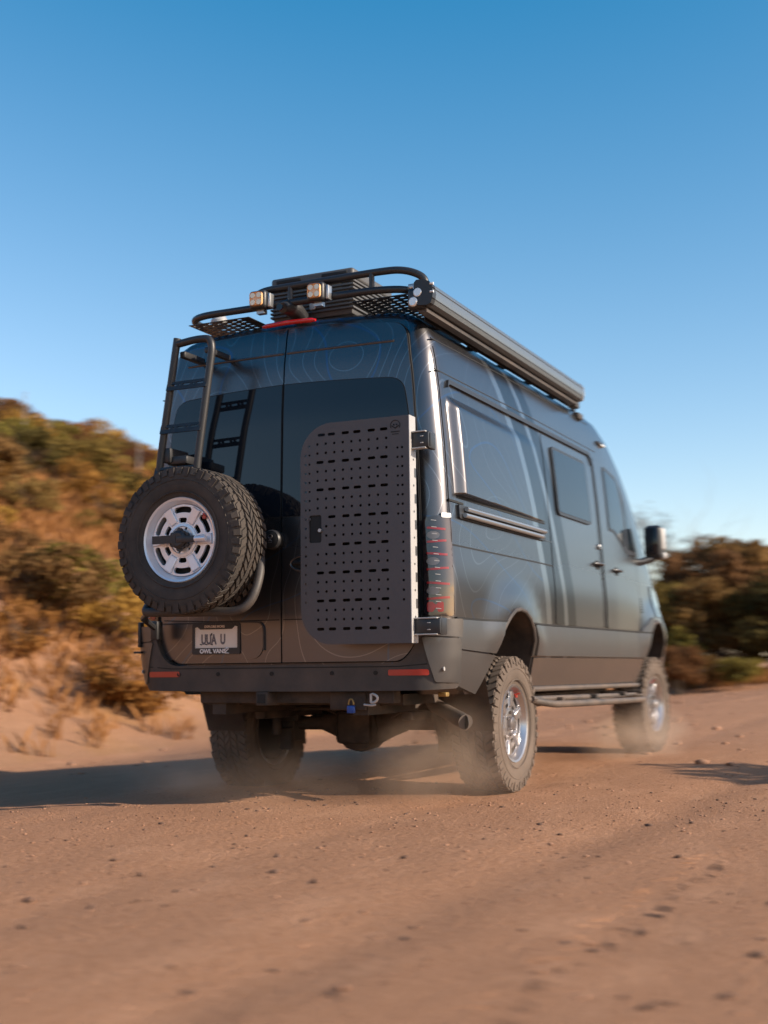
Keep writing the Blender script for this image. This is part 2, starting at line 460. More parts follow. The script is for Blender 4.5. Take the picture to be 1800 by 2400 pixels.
def grade(a, b, d0, d1, grow_=1.13, focus=None):
    out = [focus]; s = d0
    while out[-1] < b: out.append(out[-1]+s); s = min(s*grow_, d1) if abs(out[-1]-focus) > 3.5 else s
    s = d0; lo = [focus]
    while lo[-1] > a: lo.append(lo[-1]-s); s = min(s*grow_, d1) if abs(lo[-1]-focus) > 5.5 else s
    return np.array(sorted(set(lo[1:]+out)))
def ground_mat(name, hill):
    t = NT(name); co = t.coord()
    n1 = t.noise(co, .35, 5, .6); n2 = t.noise(t.mapping(co, (1.6, .7, 1)), 2.2, 6, .65); n3 = t.noise(co, 26, 5, .7); n4 = t.noise(co, 120, 3, .7)
    a, b = ((.285, .130, .063), (.43, .216, .112)) if not hill else ((.27, .125, .058), (.40, .215, .115))
    c = t.mix(t.math('MULTIPLY', t.math('ADD', n1, n2), .5), a, b)
    c = t.mix(t.math('MULTIPLY', t.math('SUBTRACT', n2, .52, clamp=True), 3.0, clamp=True), c, (.50, .27, .155))
    if hill:
        n5 = t.noise(co, .9, 5, .7)
        c = t.mix(t.math('MULTIPLY', t.math('SUBTRACT', n5, .48, clamp=True), 4.0, clamp=True), c, (.30, .15, .045))
    dark = t.math('MULTIPLY', t.math('SUBTRACT', n3, .56, clamp=True), 4.0, clamp=True)
    c = t.mix(t.math('MULTIPLY', dark, .75), c, (.15, .078, .048))
    n6 = t.noise(co, 58, 3, .75)
    speck = t.math('MULTIPLY', t.math('SUBTRACT', .60, t.math('ADD', t.math('MULTIPLY', n4, .5), t.math('MULTIPLY', n6, .5)), clamp=True), 4.5, clamp=True)
    c = t.mix(speck, c, t.mix(.5, c, (.60, .36, .24)))
    pit = t.math('MULTIPLY', t.math('SUBTRACT', n6, .57, clamp=True), 6.0, clamp=True)
    c = t.mix(t.math('MULTIPLY', pit, .55), c, (.13, .065, .040))
    h = t.math('ADD', t.math('MULTIPLY', n3, .7), t.math('ADD', t.math('MULTIPLY', n4, .35), t.math('MULTIPLY', n6, .4)))
    t.bsdf(c, .95, 0, normal=t.bump(h, 1.0, .035), spec=.15); return t.m
M['road'] = ground_mat('reddish_dirt', False); M['hill'] = ground_mat('dry_hill_soil', True)
def build_ground():
    xs = grade(-2200, 2200, .10, 400, 1.10, 1.2); ys = grade(-1500, 3500, .10, 400, 1.10, -1.0)
    nx, ny = len(xs), len(ys); V = []; F = []; mi = []
    for y in ys:
        for x in xs: V.append((x, y, terrain(x, y)))
    for j in range(ny-1):
        for i in range(nx-1):
            F.append((j*nx+i, j*nx+i+1, (j+1)*nx+i+1, (j+1)*nx+i))
    me = bpy.data.meshes.new('ground'); me.from_pydata(V, [], F)
    me.materials.append(M['road']); me.materials.append(M['hill'])
    cx = np.array([(f[0] % nx) for f in F]); cyi = np.array([(f[0]//nx) for f in F])
    m = ((xs[cx] < -6.3) | (ys[cyi] > 38.2) | (xs[cx] > 9.5)).astype(np.int32)
    me.polygons.foreach_set('material_index', m); me.shade_smooth()
    return link(bpy.data.objects.new('ground', me), kind='structure')
build_ground()

# ------------------------------------------------------------------ the van
van = bpy.data.objects.new('camper_van', None); van.empty_display_size = .3
link(van, None, 'dark grey high-roof camper van on the dirt road with a spare wheel at the back', 'van')

RARCH = [(.585,.40),(.60,.585),(.70,.715),(.795,.823),(.83,.885),(.888,.956),(.945,1.005),(1.011,1.048),(1.10,1.088),(1.195,1.099),(1.29,1.088),(1.38,1.048),(1.45,.985),(1.50,.915),(1.53,.82),(1.55,.70),(1.56,.40)]
FARCH = [(4.50,.40),(4.525,.80),(4.57,.93),(4.66,1.03),(4.78,1.095),(4.93,1.125),(5.08,1.105),(5.20,1.04),(5.29,.95),(5.335,.82),(5.36,.40)]
def build_body():
    n = len(ZT); th = [0, 12, 26, 42, 60, 76, 90]
    # finer profile
    zs = []
    for i in range(n-1):
        k = max(1, int((ZT[i+1]-ZT[i])/.05))
        zs += [ZT[i]+(ZT[i+1]-ZT[i])*j/k for j in range(k)]
    zs.append(ZT[-1]); px = [P0(z) for z in zs]; m = len(zs)
    nrm = []
    for i in range(m):
        a, b = max(0, i-1), min(m-1, i+1); d = Vector((px[b]-px[a], zs[b]-zs[a])).normalized(); nrm.append((d.y, -d.x))
    st = [('r', a) for a in th] + [('y', y) for y in np.concatenate([np.arange(.40, 3.4, .11), np.arange(3.4, 5.93, .075), [5.93]])]
    bm = bmesh.new(); rings = []
    for kind, q in st:
        right = []
        for i in range(m):
            z = zs[i]; nx, nz = nrm[i]
            if kind == 'r':
                rr = RC if z < 2.6 else RC - (RC-.055)*min(1, (z-2.6)/.15)
                dl = rr*(1-math.sin(R(q))); y = yb(z)+BOW+rr*(1-math.cos(R(q)))
                x = px[i]-dl*nx; zz = z-dl*max(0, nz); x = max(x, .05)
                if q > 0: x += bulge(y, zz)*math.sin(R(q))
            else:
                y = q; t = float(np.interp(y, TY, TV)); zz = 1+(z-1)*(t-1)/1.815 if z > 1 else z
                x = px[i]*float(np.interp(y, FY, FV)) + (bulge(y, zz) if z < 2.0 else 0)
            right.append(Vector((x, y, max(zz, .69) if y < .42 else zz)))
        ring = [bm.verts.new(p) for p in right]+[bm.verts.new((-p.x, p.y, p.z)) for p in reversed(right)]
        rings.append(ring)
    L = 2*m
    for A, B in zip(rings, rings[1:]):
        for k in range(L): bm.faces.new((A[k], A[(k+1) % L], B[(k+1) % L], B[k]))
    for ring in (rings[0], rings[-1]):
        for i in range(m-1): bm.faces.new((ring[i], ring[i+1], ring[L-2-i], ring[L-1-i]))
    bmesh.ops.recalc_face_normals(bm, faces=bm.faces[:])
    me = bpy.data.meshes.new('body'); bm.to_mesh(me); bm.free()
    me.materials.append(M['paint']); me.materials.append(M['under'])
    o = bpy.data.objects.new('body', me); link(o, van)
    # wheel arches
    bc = bmesh.new()
    for sg in (1, -1):
        for A in (RARCH, FARCH):
            a = [bc.verts.new((sg*.52, p[0], p[1])) for p in A]; b = [bc.verts.new((sg*1.3, p[0], p[1])) for p in A]
            k = len(A)
            for i in range(k): bc.faces.new((a[i], a[(i+1) % k], b[(i+1) % k], b[i]))
            bc.faces.new(a[::-1]); bc.faces.new(b)
    bmesh.ops.recalc_face_normals(bc, faces=bc.faces[:])
    mc = bpy.data.meshes.new('arch_cut'); bc.to_mesh(mc); bc.free(); co = bpy.data.objects.new('arch_cut', mc); COL.objects.link(co)
    md = o.modifiers.new('arch', 'BOOLEAN'); md.object = co; md.operation = 'DIFFERENCE'; md.solver = 'EXACT'
    dg = bpy.context.evaluated_depsgraph_get(); dg.update()
    nm = bpy.data.meshes.new_from_object(o.evaluated_get(dg)); o.modifiers.clear(); bpy.data.objects.remove(co)
    o.data = nm; nm.name = 'body'
    if len(nm.materials) < 2:
        nm.materials.clear(); nm.materials.append(M['paint']); nm.materials.append(M['under'])
    for p in nm.polygons:
        c = p.center; s = S(c.y, max(.6, c.z))
        inner = abs(c.x) < s-.012 and ((.55 < c.y < 1.6) or (4.45 < c.y < 5.4)) and c.z < 1.14 and (abs(p.normal.x) < .5 or abs(c.x) < .6)
        p.material_index = 1 if (inner or c.z < .605) else 0
    nm.shade_smooth(); nm.set_sharp_from_angle(angle=R(30))
    return o
build_body()

# rear doors -----------------------------------------------------------------
def rear_door(sg):
    poly = [(.0045,.790),(.735,.790),(.815,.885),(.842,1.05),(.850,1.50),(.835,1.90),(.805,2.34),(.780,2.52),(.752,2.690),(.35,2.735),(.0045,2.748)]
    poly = roundpoly(poly, [0,.05,.05,.05,.2,.2,.15,.12,.085,.2,0])
    if sg < 0: poly = [(-p[0], p[1]) for p in poly][::-1]
    patch('door_seal', grow(poly, .005), rear, .002, M['gap'], van, base=-.01)
    door = patch('rear_door', poly, rear, .016, M['paint'], van, base=-.008, label='left rear door carrying the spare wheel' if sg < 0 else 'right rear door behind the perforated panel')
    win = roundpoly([(.008,1.62),(.812,1.62),(.800,2.0),(.778,2.22),(.745,2.365),(.35,2.385),(.008,2.392)], [0,.05,.2,.1,.09,.2,0])
    if sg < 0: win = [(-p[0], p[1]) for p in win][::-1]
    patch('window_seal', grow(win, .005), rear, .0175, M['gap'], door, base=.012)
    patch('rear_window', win, rear, .0205, M['glass'], door, base=.012)
    bm = bm_new(); add_tube(bm, [(sg*x, rear(x, 2.585, .0165)[1]+.001, 2.585) for x in np.linspace(.012, .69, 16)], .008, 8); obj('door_crease', bm, M['copper'], door)
    patch('door_fold', strip_poly([(sg*.012, 1.03), (sg*.45, 1.03), (sg*.82, 1.045)], .006), rear, .0168, M['gap'], door, base=.012)
    return door
door_r = rear_door(1); door_l = rear_door(-1)
# handle in an oval recess
bm = bm_new(); 
for k, (rx, rz, off) in enumerate(((.105, .045, .0165),)):
    add_tube(bm, [(.165+rx*math.cos(a), rear(.165, 1.345, .017)[1], 1.345+rz*math.sin(a)) for a in np.linspace(0, 2*math.pi, 29)[:-1]], .007, 8, closed=True)
obj('handle_bezel', bm, M['copper'], door_r)
patch('handle_recess', [(.165+.10*math.cos(a), 1.345+.04*math.sin(a)) for a in np.linspace(0, 2*math.pi, 25)[:-1]], rear, .0175, M['gap'], door_r, base=.012)
bm = bm_new(); add_box(bm, (.165, rear(.165, 1.345, .03)[1], 1.350), (.17, .018, .022), bev=.007); obj('door_handle', bm, M['black'], door_r)
# plate housing and licence plate on the left door
hp = roundpoly([(-.83,.835),(-.80,.812),(-.16,.812),(-.118,.86),(-.118,1.02),(-.83,1.02)], [.02,.03,.04,.04,.02,.02])
patch('plate_housing', hp, rear, .0225, M['paint'], door_l, base=.012)
patch('housing_lip', strip_poly(roundpoly([(-.83,1.024),(-.20,1.024),(-.112,1.018),(-.112,.86)], [0,.05,.05,0])[:], .009), rear, .027, M['black'], door_l, base=.012)
yp = rear(-.44, .93, .0)[1]
lp = bpy.data.objects.new('license_plate', None)
me = plate_mesh(rrect(-.152, -.078, .152, .078, .012), [], .003, rear_mat(-.432, yp-.0285, .931)); me.name = 'license_plate'; finish(me, M['plate'])
lp = link(bpy.data.objects.new('license_plate', me), van)
outer = rrect(-.163, -.089, .163, .089, .012)
inner = [(-.146,-.052),(.146,-.052),(.146,.070),(.128,.074),(.108,.056),(-.108,.056),(-.128,.072),(-.146,.066)]
plate('plate_frame', outer, [inner], .005, rear_mat(-.432, yp-.033, .930), M['black'], lp)
text('plate_lettering', 'UUA  U', .080, rear_mat(-.452, yp-.031, .925), M['ink'], lp, sx=.62, bold=.0028)
bm = bm_new()
for dx in (-.104, -.068, -.031): add_box(bm, (-.432+dx, yp-.031, .899), (.016, .002, .006), rot=Matrix.Rotation(R(12), 3, 'Y'))
add_box(bm, (-.463, yp-.031, .957), (.008, .002, .014)); obj('plate_marks', bm, M['blueink'], lp, kind='stuff')
text('frame_lettering', 'EXPLORE MORE', .0195, rear_mat(-.440, yp-.0365, 1.001), M['cream'], lp, sx=1.0, bold=.0006)
text('frame_lettering', 'OWL VANS', .034, rear_mat(-.452, yp-.0365, .859), M['letter'], lp, sx=1.02, bold=.0012)
bm = bm_new()
for (a, b) in (((-.012,-.012),(.012,-.012)), ((-.010,-.003),(.010,.012)), ((.010,.012),(.003,.017)), ((-.010,.010),(-.003,.017)), ((-.003,.017),(.003,.017))):
    add_tube(bm, [(-.354+a[0], yp-.0365, .860+a[1]), (-.354+b[0], yp-.0365, .860+b[1])], .0028, 6)
obj('frame_emblem', bm, M['letter'], lp)

# third brake light, camera pod
bm = bm_new()
P = []
for x in np.linspace(-.17, .185, 15): P.append((x, yb(2.77)+BOW*(x/.87)**2-.035, 2.772+.006*(1-(x/.18)**2)))
add_tube(bm, P, [.008]+[.0145]*13+[.008], 12, flat=.95); obj('brake_light', bm, M['red'], van)
bm = bm_new(); add_tube(bm, [(.035,.26,2.83),(.025,.19,2.862),(.015,.13,2.866),(.006,.085,2.85)], [.05,.060,.055,.036], 16, flat=.85)
cp = obj('camera_pod', bm, M['black'], van); bm = bm_new(); add_cyl(bm, (.006,.052,2.846), .020, .012, 'Y', 16); obj('camera_lens', bm, M['glass'], cp)

# tail lamps ------------------------------------------------------------------
def tail_lamp(sg):
    sa = lambda y, z: s_at_y(y, z)
    outer = roundpoly([(.868,1.035),(sa(.205,1.035),1.028),(sa(.215,1.57),1.578),(.945,1.578),(.868,1.566)], [.02,.02,.02,.03,.02])
    f = (lambda u, v, off: contour(sg*u, v, off))
    lamp = patch('tail_light', outer, f, .018, M['smoke'], van, base=-.005, step=.03)
    cap = roundpoly([(.955,1.566),(sa(.212,1.57),1.568),(sa(.212,1.59),1.59),(.955,1.592)], .006)
    patch('lamp_cap', cap, f, .0225, M['alu'], lamp, base=.0, step=.025)
    for z0 in (1.505, 1.435, 1.365, 1.285, 1.205, 1.125):
        k = 1 if z0 in (1.505, 1.365, 1.205) else -1
        ue = sa(.175, z0); pts = [(.885+(ue-.885)*q, z0+.0035*k*math.cos(math.pi*q)) for q in np.linspace(0, 1, 13)]
        patch('light_strip', strip_poly(pts, .012), f, .0195, M['redline'], lamp, base=.012, step=.02)
    for z0 in (1.468, 1.325, 1.165):
        patch('reverse_lamp', [(.915+.032*math.cos(a), z0+.022*math.sin(a)) for a in np.linspace(0, 2*math.pi, 17)[:-1]], f, .0195, M['lamp'], lamp, base=.012, step=.02)
    patch('amber_lamp', roundpoly([(.885,1.05),(.965,1.05),(.965,1.105),(.885,1.105)], .012), f, .0195, M['redline'], lamp, base=.012, step=.03)
    bm = bm_new(); 
    for i, z0 in enumerate(np.arange(1.07, 1.56, .037)):
        patch_bm(strip_poly([(sa(.105, z0), z0), (sa(.130, z0), z0-.003)], .0035), f, .0205, .012, .02, (), bm)
    obj('lens_marks', bm, M['flange'], lamp, kind='stuff')
tail_lamp(1); tail_lamp(-1)

# rear bumper -----------------------------------------------------------------
e0 = s_at_y(.215, .8)
bp = [(-e0,.640),(-.84,.632),(-.5,.628),(.5,.628),(.84,.632),(e0,.640),(e0,1.005),(.862,1.005),(.845,.92),(.805,.83),(.735,.776),(-.735,.776),(-.805,.83),(-.845,.92),(-.862,1.005),(-e0,1.005)]
bumper = patch('rear_bumper', roundpoly(bp, [.03,.05,.1,.1,.05,.03,.03,.03,.05,.05,.05,.05,.05,.05,.03,.03]), contour, .062, M['blackdusty'], van, base=-.06, step=.05)
for sg in (1, -1):
    patch('reflector', rrect(*sorted((sg*.675, sg*.882))[:1], .712, sorted((sg*.675, sg*.882))[1], .744, .008), contour, .066, M['darkred'], bumper, base=.05, step=.03)
bm = bm_new()
bm.free()
for x in (-.68, -.40, -.04, .34, .60):
    bm = bm_new(); add_cyl(bm, (x, contour(x, .727, .063)[1], .727), .012, .006, 'Y', 14); obj('parking_sensor', bm, M['gap'], bumper)
patch('bumper_seam', strip_poly([(-.88,.772),(-.735,.760),(.735,.760),(.88,.772)], .006), contour, .0635, M['gap'], bumper, base=.05)
bm = bm_new(); add_box(bm, (-.99, .10, .86), (.05, .06, .012)); obj('side_bracket', bm, M['black'], van)
bm = bm_new(); add_box(bm, (-.985, .10, .965), (.02, .04, .15), bev=.006); obj('left_latch', bm, M['black'], van)
# side of the bumper corner: body-coloured pieces with a tow-eye cap
for sg in (1, -1):
    f = (lambda u, v, off: (sg*side(u, v, off)[0], u, v))
    fb = (lambda u, v, off: (sg*(side(u, v, off)[0]-.55*max(0, v-.84)**2-.25*max(0, .80-v)**2), u, v))
    patch('corner_cladding', roundpoly([(.035+.19,.853),(.80,.828),(.905,1.0),(.925,1.012),(.222,1.012)], [.01,.01,.01,.01,.01]), fb, .030, M['clad'], van, base=-.01, step=.05)
    patch('quarter_cladding', roundpoly([(.222,.668),(.625,.597),(.795,.818),(.222,.845)], [.012,.012,.012,.012]), fb, .030, M['clad'], van, base=-.02, step=.05)
    fc = (lambda u, v, off: contour(sg*u, v, off))
    patch('bumper_corner', roundpoly([(s_at_y(.105,.8),.675),(s_at_y(.217,.8),.668),(s_at_y(.217,.9),.905),(s_at_y(.06,.9),.918)], .012), fc, .068, M['clad'], van, base=.0, step=.03)
    patch('bumper_corner', roundpoly([(s_at_y(.06,.95),.925),(s_at_y(.217,.95),.913),(s_at_y(.217,1.0),1.012),(s_at_y(.06,1.0),1.012)], .010), fc, .068, M['clad'], van, base=.0, step=.03)
    bm = bm_new(); add_cyl(bm, contour(sg*s_at_y(.155,.745), .745, .071), .011, .006, 'X', 14); obj('tow_eye_cap', bm, M['flange'], van)
    patch('side_cladding', roundpoly([(1.552,.817),(4.515,.808),(4.55,.90),(4.63,1.0),(4.66,1.010),(1.46,1.010),(1.525,.90)], [.01,.01,.02,.02,.01,.02,.03]), fb, .030, M['clad'], van, base=-.01, step=.07)
    patch('belt_trim', [(.222,1.013),(.93,1.013),(.95,1.024),(.222,1.024)], f, .012, M['gap'], van, base=-.002)
    patch('belt_trim', [(1.44,1.013),(4.66,1.013),(4.70,1.024),(1.42,1.024)], f, .012, M['gap'], van, base=-.002)
    patch('rocker_panel', roundpoly([(1.575,.60),(4.49,.60),(4.512,.798),(1.56,.805)], .008), f, .010, M['rocker'], van, base=-.02, step=.08)
    patch('crease_line', strip_poly([(.20,1.42),(1.7,1.423),(3.0,1.41),(4.30,1.375)], .009), f, .0015, M['gap'], van, base=-.004)  # black strip painting the shaded line of the body fold
    patch('roof_seam', strip_poly([(.24,2.600),(1.4,2.632),(3.42,2.638)], .007), f, .0015, M['gap'], van, base=-.004)
    patch('roof_seam', strip_poly([(.20,2.410),(1.8,2.424),(3.44,2.418)], .006), f, .0015, M['gap'], van, base=-.004)
    rl = roundpoly([(.33,2.322),(.36,2.352),(3.18,2.352),(3.245,2.28),(3.262,2.29),(3.20,2.380),(.36,2.380)], [.01,.02,.03,0,0,.03,.02])
    patch('drip_rail', rl, f, .016, M['black'], van, base=-.004, step=.05)
    # wheel-arch lips
    for A, nm in ((RARCH[3:15], 'arch_lip'), (FARCH[1:10], 'arch_lip')):
        bm = bm_new(); add_tube(bm, [(sg*(S(p[0], p[1])+.002), p[0], p[1]) for p in A], .013, 8); obj(nm, bm, M['blackdusty'], van)

# window pod that bulges out of the rear quarter --------------------------------
def pod():
    us = np.concatenate([np.linspace(.28,.295,2), np.linspace(.302,.366,10), np.linspace(.375,.42,4), np.linspace(.50,1.95,26)])
    vs = np.concatenate([np.linspace(1.690,1.700,2), np.linspace(1.704,1.722,5), np.linspace(1.75,2.16,14), np.linspace(2.18,2.30,9)])
    bm = bmesh.new(); G = []
    for u in us:
        row = []
        for v in vs:
            r = float(sstep(.296, .368, u)) * float(np.clip((1.98-u)/1.55, 0, 1))**.9
            t = float(sstep(1.702, 1.716, v)) * float(1-sstep(2.20, 2.295, v))
            row.append(bm.verts.new(side(u, v, -.003+.058*r*t)))
        G.append(row)
    for i in range(len(us)-1):
        for j in range(len(vs)-1): bm.faces.new((G[i][j], G[i+1][j], G[i+1][j+1], G[i][j+1]))
    return obj('window_pod', bm, M['paint'], van, ang=50)
pod()
patch('pod_shade_strip', strip_poly([(.34,1.698),(1.90,1.700)], .012), side, .004, M['gap'], van, base=-.004)  # black strip painting the shade under the pod's lower lip
# twin awning-light bars below the pod
for z0, y0, y1 in ((1.634, .40, 1.82), (1.596, .37, 1.76)):
    bm = bm_new(); add_tube(bm, [(S(y, z0)+.030, y, z0) for y in np.linspace(y0, y1, 12)], .0135, 10); obj('light_bar', bm, M['alu'], van)
patch('light_bar_base', rrect(.33, 1.576, 1.86, 1.655, .01), side, .014, M['black'], van, base=-.004)
patch('trim_line', strip_poly([(.21,1.668),(.42,1.666)], .012), side, .006, M['gap'], van, base=-.004)
patch('trim_line', strip_poly([(1.90,1.583),(3.06,1.587)], .004), side, .003, M['clad'], van, base=-.004)
patch('corner_seam', strip_poly([(.245,2.55),(.225,2.1),(.215,1.60)], .005), side, .0015, M['gap'], van, base=-.004)

# sliding door ------------------------------------------------------------------
sd = patch('sliding_door', roundpoly([(2.02,1.030),(3.205,1.030),(3.205,1.6),(3.232,2.335),(2.02,2.335)], [.02,.03,.1,.06,.03]), side, .0035, M['paint'], van, base=-.006, step=.06)
patch('door_seal', strip_poly([(3.212,1.03),(3.212,1.6),(3.24,2.30)], .008), side, .006, M['gap'], sd, base=-.004)
sw = roundpoly([(2.190,1.792),(3.022,1.792),(3.010,2.276),(2.185,2.276)], .06)
patch('window_frame', sw, side, .017, M['black'], sd, base=0, step=.05)
patch('window_glass', grow(sw, -.022), side, .0195, M['sideglass'], sd, base=.012, step=.05)
def door_handle(parent, y, z):
    patch('handle_recess', [(y+.062*math.cos(a), z+.036*math.sin(a)) for a in np.linspace(0, 2*math.pi, 21)[:-1]], side, .0075, M['gap'], parent, base=0, step=.04)
    bm = bm_new(); add_tube(bm, [(S(k, z)+d, k, z+.006) for k, d in ((y-.095,.010),(y-.07,.030),(y,.040),(y+.07,.030),(y+.095,.010))], .013, 10, flat=.8); obj('door_handle', bm, M['clad'], parent)
door_handle(sd, 3.12, 1.500)
bm = bm_new(); add_cyl(bm, (S(3.19,1.645)+.012, 3.19, 1.645), .022, .02, 'X', 16, bev=.004); obj('marker_stud', bm, M['alu'], van)
# front door --------------------------------------------------------------------
fd = patch('front_door', roundpoly([(3.30,1.030),(4.34,1.030),(4.42,1.30),(4.40,1.60),(4.10,1.655),(3.92,2.30),(3.50,2.355),(3.29,2.355)], [.03,.03,.05,.04,.03,.10,.08,.05]), side, .006, M['paint'], van, base=-.006)
patch('door_seal', strip_poly([(3.285,1.03),(3.285,2.34)], .008), side, .005, M['gap'], fd, base=-.004)
patch('door_seal', strip_poly([(4.36,1.03),(4.43,1.30),(4.42,1.60)], .008), side, .005, M['gap'], fd, base=-.004)
fw_ = roundpoly([(3.52,1.80),(3.70,1.80),(4.09,1.652),(4.46,1.665),(4.32,1.97),(4.14,2.19),(3.97,2.285),(3.54,2.325)], [.03,.05,.05,.03,.1,.05,.06,.06])
patch('window_frame', fw_, side, .010, M['black'], fd, base=-.004, step=.05)
fg = roundpoly([(3.545,1.82),(3.69,1.82),(4.03,1.70),(4.06,1.95),(3.965,2.245),(3.56,2.295)], .04)
patch('window_glass', fg, side, .0125, M['sideglass'], fd, base=.005, step=.05)
patch('quarter_glass', roundpoly([(4.13,1.70),(4.40,1.69),(4.27,1.97),(4.15,2.12)], .02), side, .0125, M['sideglass'], fd, base=.005, step=.05)
door_handle(fd, 3.66, 1.485)
# mirror
mr = bpy.data.objects.new('wing_mirror', None)
bm = bm_new(); add_box(bm, (1.055, 4.72, 1.800), (.16, .12, .30), bev=.045, seg=4); add_tube(bm, [(.80,4.48,1.63),(.95,4.62,1.625),(1.03,4.71,1.66)], [.055,.045,.05], 10, flat=.7)
mr = obj('wing_mirror', bm, M['black'], van)
bm = bm_new(); add_box(bm, (1.045, 4.653, 1.81), (.12, .01, .23), bev=.004); obj('mirror_glass', bm, M['glass'], mr)
bm = bm_new(); add_box(bm, (1.12, 4.74, 1.83), (.05, .10, .20), bev=.024, seg=3); add_box(bm, (1.13, 4.74, 1.685), (.05, .08, .06), bev=.02, seg=3); obj('mirror_cap', bm, M['flange'], mr)
# fender vent, headlamp, grille, windscreen, left basics
patch('headlight', roundpoly([(4.93,1.16),(5.30,1.17),(5.52,1.22),(5.45,1.36),(4.95,1.44)], [.02,.05,.05,.05,.03]), side, .010, M['smoke'], van, base=-.004)
bm = bm_new()
for k in range(6): patch_bm(rrect(4.435, 1.185+k*.022, 4.50, 1.197+k*.022, .003), side, .004, -.004, .03, (), bm)
obj('fender_vent', bm, M['gap'], van, kind='stuff')
patch('fender_cap', roundpoly([(4.37,1.005+.02),(4.66,1.025),(4.78,1.115),(4.74,1.16),(4.55,1.10)], .03), side, .012, M['clad'], van, base=-.004)
def front(u, v, off):
    i = np.interp(v, [1.05,1.25,1.36,1.44,1.52,1.68,1.92,2.13,2.38,2.57,2.72,2.80], [5.93,5.85,5.75,5.6,5.45,5.3,5.1,4.9,4.6,4.3,4.0,3.7])
    return (u, float(i)+off*.75, v+off*.66)
patch('windscreen', roundpoly([(-.70,1.56),(.70,1.56),(.60,2.62),(-.60,2.62)], .08), front, .008, M['sideglass'], van, base=-.004, step=.12)
bm = bm_new(); add_box(bm, (0, 5.90, .88), (1.34, .12, .28), bev=.03); add_box(bm, (0, 5.90, .64), (1.5, .16, .14), bev=.03)
obj('front_bumper', bm, M['blackdusty'], van)
bm = bm_new(); add_box(bm, (S(3.6,2.51)-.004, 3.62, 2.512), (.05, .17, .03), bev=.01); obj('marker_light', bm, M['black'], van)
bm = bm_new(); add_box(bm, (S(3.66,2.505)+.012, 3.67, 2.505), (.03, .10, .02), bev=.007); obj('marker_lens', bm, M['white'], van)

# perforated storage panel --------------------------------------------------------
def storage_panel():
    X0, X1, Z0, Z1 = .225, .885, .882, 2.097
    out = rrect(X0, Z0, X1, Z1, [.19, .0, .0, .19], 12); H = []
    sx = [.347,.419,.505,.576,.663,.737]; dx = [.332+.0525*k for k in range(9)]
    for k in range(8):
        z = 2.033-.1525*k
        for i, x in enumerate(sx):
            if k == 3 and i == 0 or k == 4 and i == 0: continue
            if k == 0 and i == 0: x += .01
            H.append(slot(x, z, .046, .0165))
        if k == 7: break
        for j in (1, 2):
            zz = z-.0508*j
            for i, x in enumerate(dx):
                if k == 3 and x < .36: continue
                H.append(circ(x, zz, .0078))
    for i in range(21):
        z = 1.975-.0508*i
        if z < 1.10: break
        if i > 0: H.append(circ(.258, z, .0072))
        if i < 9:
            H.append(circ(.282, z, .0068))
            if z < 1.96: H.append(circ(.818, z, .0068))
        if 0 < i: H.append(circ(.845, z, .0072))
    H.append(rrect(.279, 1.437, .355, 1.589, .012))
    p = plate('storage_panel', out, H, .005, rear_mat(0, -.10, 0), M['panel'], van)
    plate('hole_dark_sheet', rrect(X0+.012, Z0+.012, X1-.004, Z1-.012, [.18, 0, 0, .18], 10), [], .003, rear_mat(0, -.045, 0), M['gap'], p)  # black sheet added behind the panel so its holes look dark
    bm = bm_new(); add_box(bm, (.8865, -.062, (Z0+Z1)/2), (.005, .081, Z1-Z0)); obj('panel_flange', bm, M['flange'], p)  # pale colour stands in for sun on the charcoal flange
    bm = bm_new()
    for z in np.arange(.95, 2.06, .14): add_box(bm, (.8895, -.035, z), (.003, .02, .05)); add_cyl(bm, (.8895, -.055, z+.07), .006, .004, 'X', 8)
    obj('flange_slots', bm, M['clad'], p, kind='stuff')
    bm = bm_new(); add_box(bm, (.655, -.075, Z1-.0015), (.46, .045, .004)); obj('top_lip', bm, M['flange'], p)
    bm = bm_new(); add_box(bm, (.317, -.085, 1.513), (.10, .02, .18)); add_box(bm, (.317, -.055, 1.455), (.07, .03, .05), bev=.01); obj('latch_box', bm, M['gap'], p)
    bm = bm_new(); add_cyl(bm, (.350, -.108, 1.503), .010, .018, 'Y', 12); obj('lock_barrel', bm, M['alu'], p)
    bm = bm_new()   # owl-like round mark, faint
    add_tube(bm, [(.807+.028*math.cos(a), -.1035, 2.046+.028*math.sin(a)) for a in np.linspace(R(-30), R(210), 20)], .0022, 6)
    add_tube(bm, [(.785,-.1035,2.045),(.800,-.1035,2.036),(.807,-.1035,2.030),(.814,-.1035,2.036),(.829,-.1035,2.045)], .003, 6)
    add_cyl(bm, (.799,-.1035,2.050), .005, .002, 'Y', 10); add_cyl(bm, (.815,-.1035,2.050), .005, .002, 'Y', 10)
    add_box(bm, (.807,-.1035,2.012), (.052,.002,.006)); add_box(bm, (.807,-.1035,1.999), (.038,.002,.004))
    obj('panel_emblem', bm, M['gap'], p)
    for z0, z1 in ((1.917, 2.008), (.925, 1.012)):
        bm = bm_new(); xo = .985 if z0 > 1.5 else 1.035
        zc, h = (z0+z1)/2, z1-z0
        add_box(bm, ((.885+xo)/2, -.055, zc), (xo-.885, .03, h-.012), bev=.003)
        add_box(bm, (xo-.014, -.015, zc), (.028, .09, h), bev=.004)
        hg = obj('panel_hinge', bm, M['black'], van)
        bm = bm_new(); 
        bm.free()
        for z in (z0+.001, z1-.001): bm = bm_new(); add_box(bm, ((.885+xo)/2-.005, -.058, z), (xo-.905, .042, .007), bev=.002); obj('hinge_edge', bm, M['flange'], hg)
        for z in (zc-.018, zc+.018): bm = bm_new(); add_box(bm, ((.885+xo)/2+.012, -.072, z), (.018, .006, .006), bev=.002); obj('hinge_pin', bm, M['flange'], hg)
storage_panel()
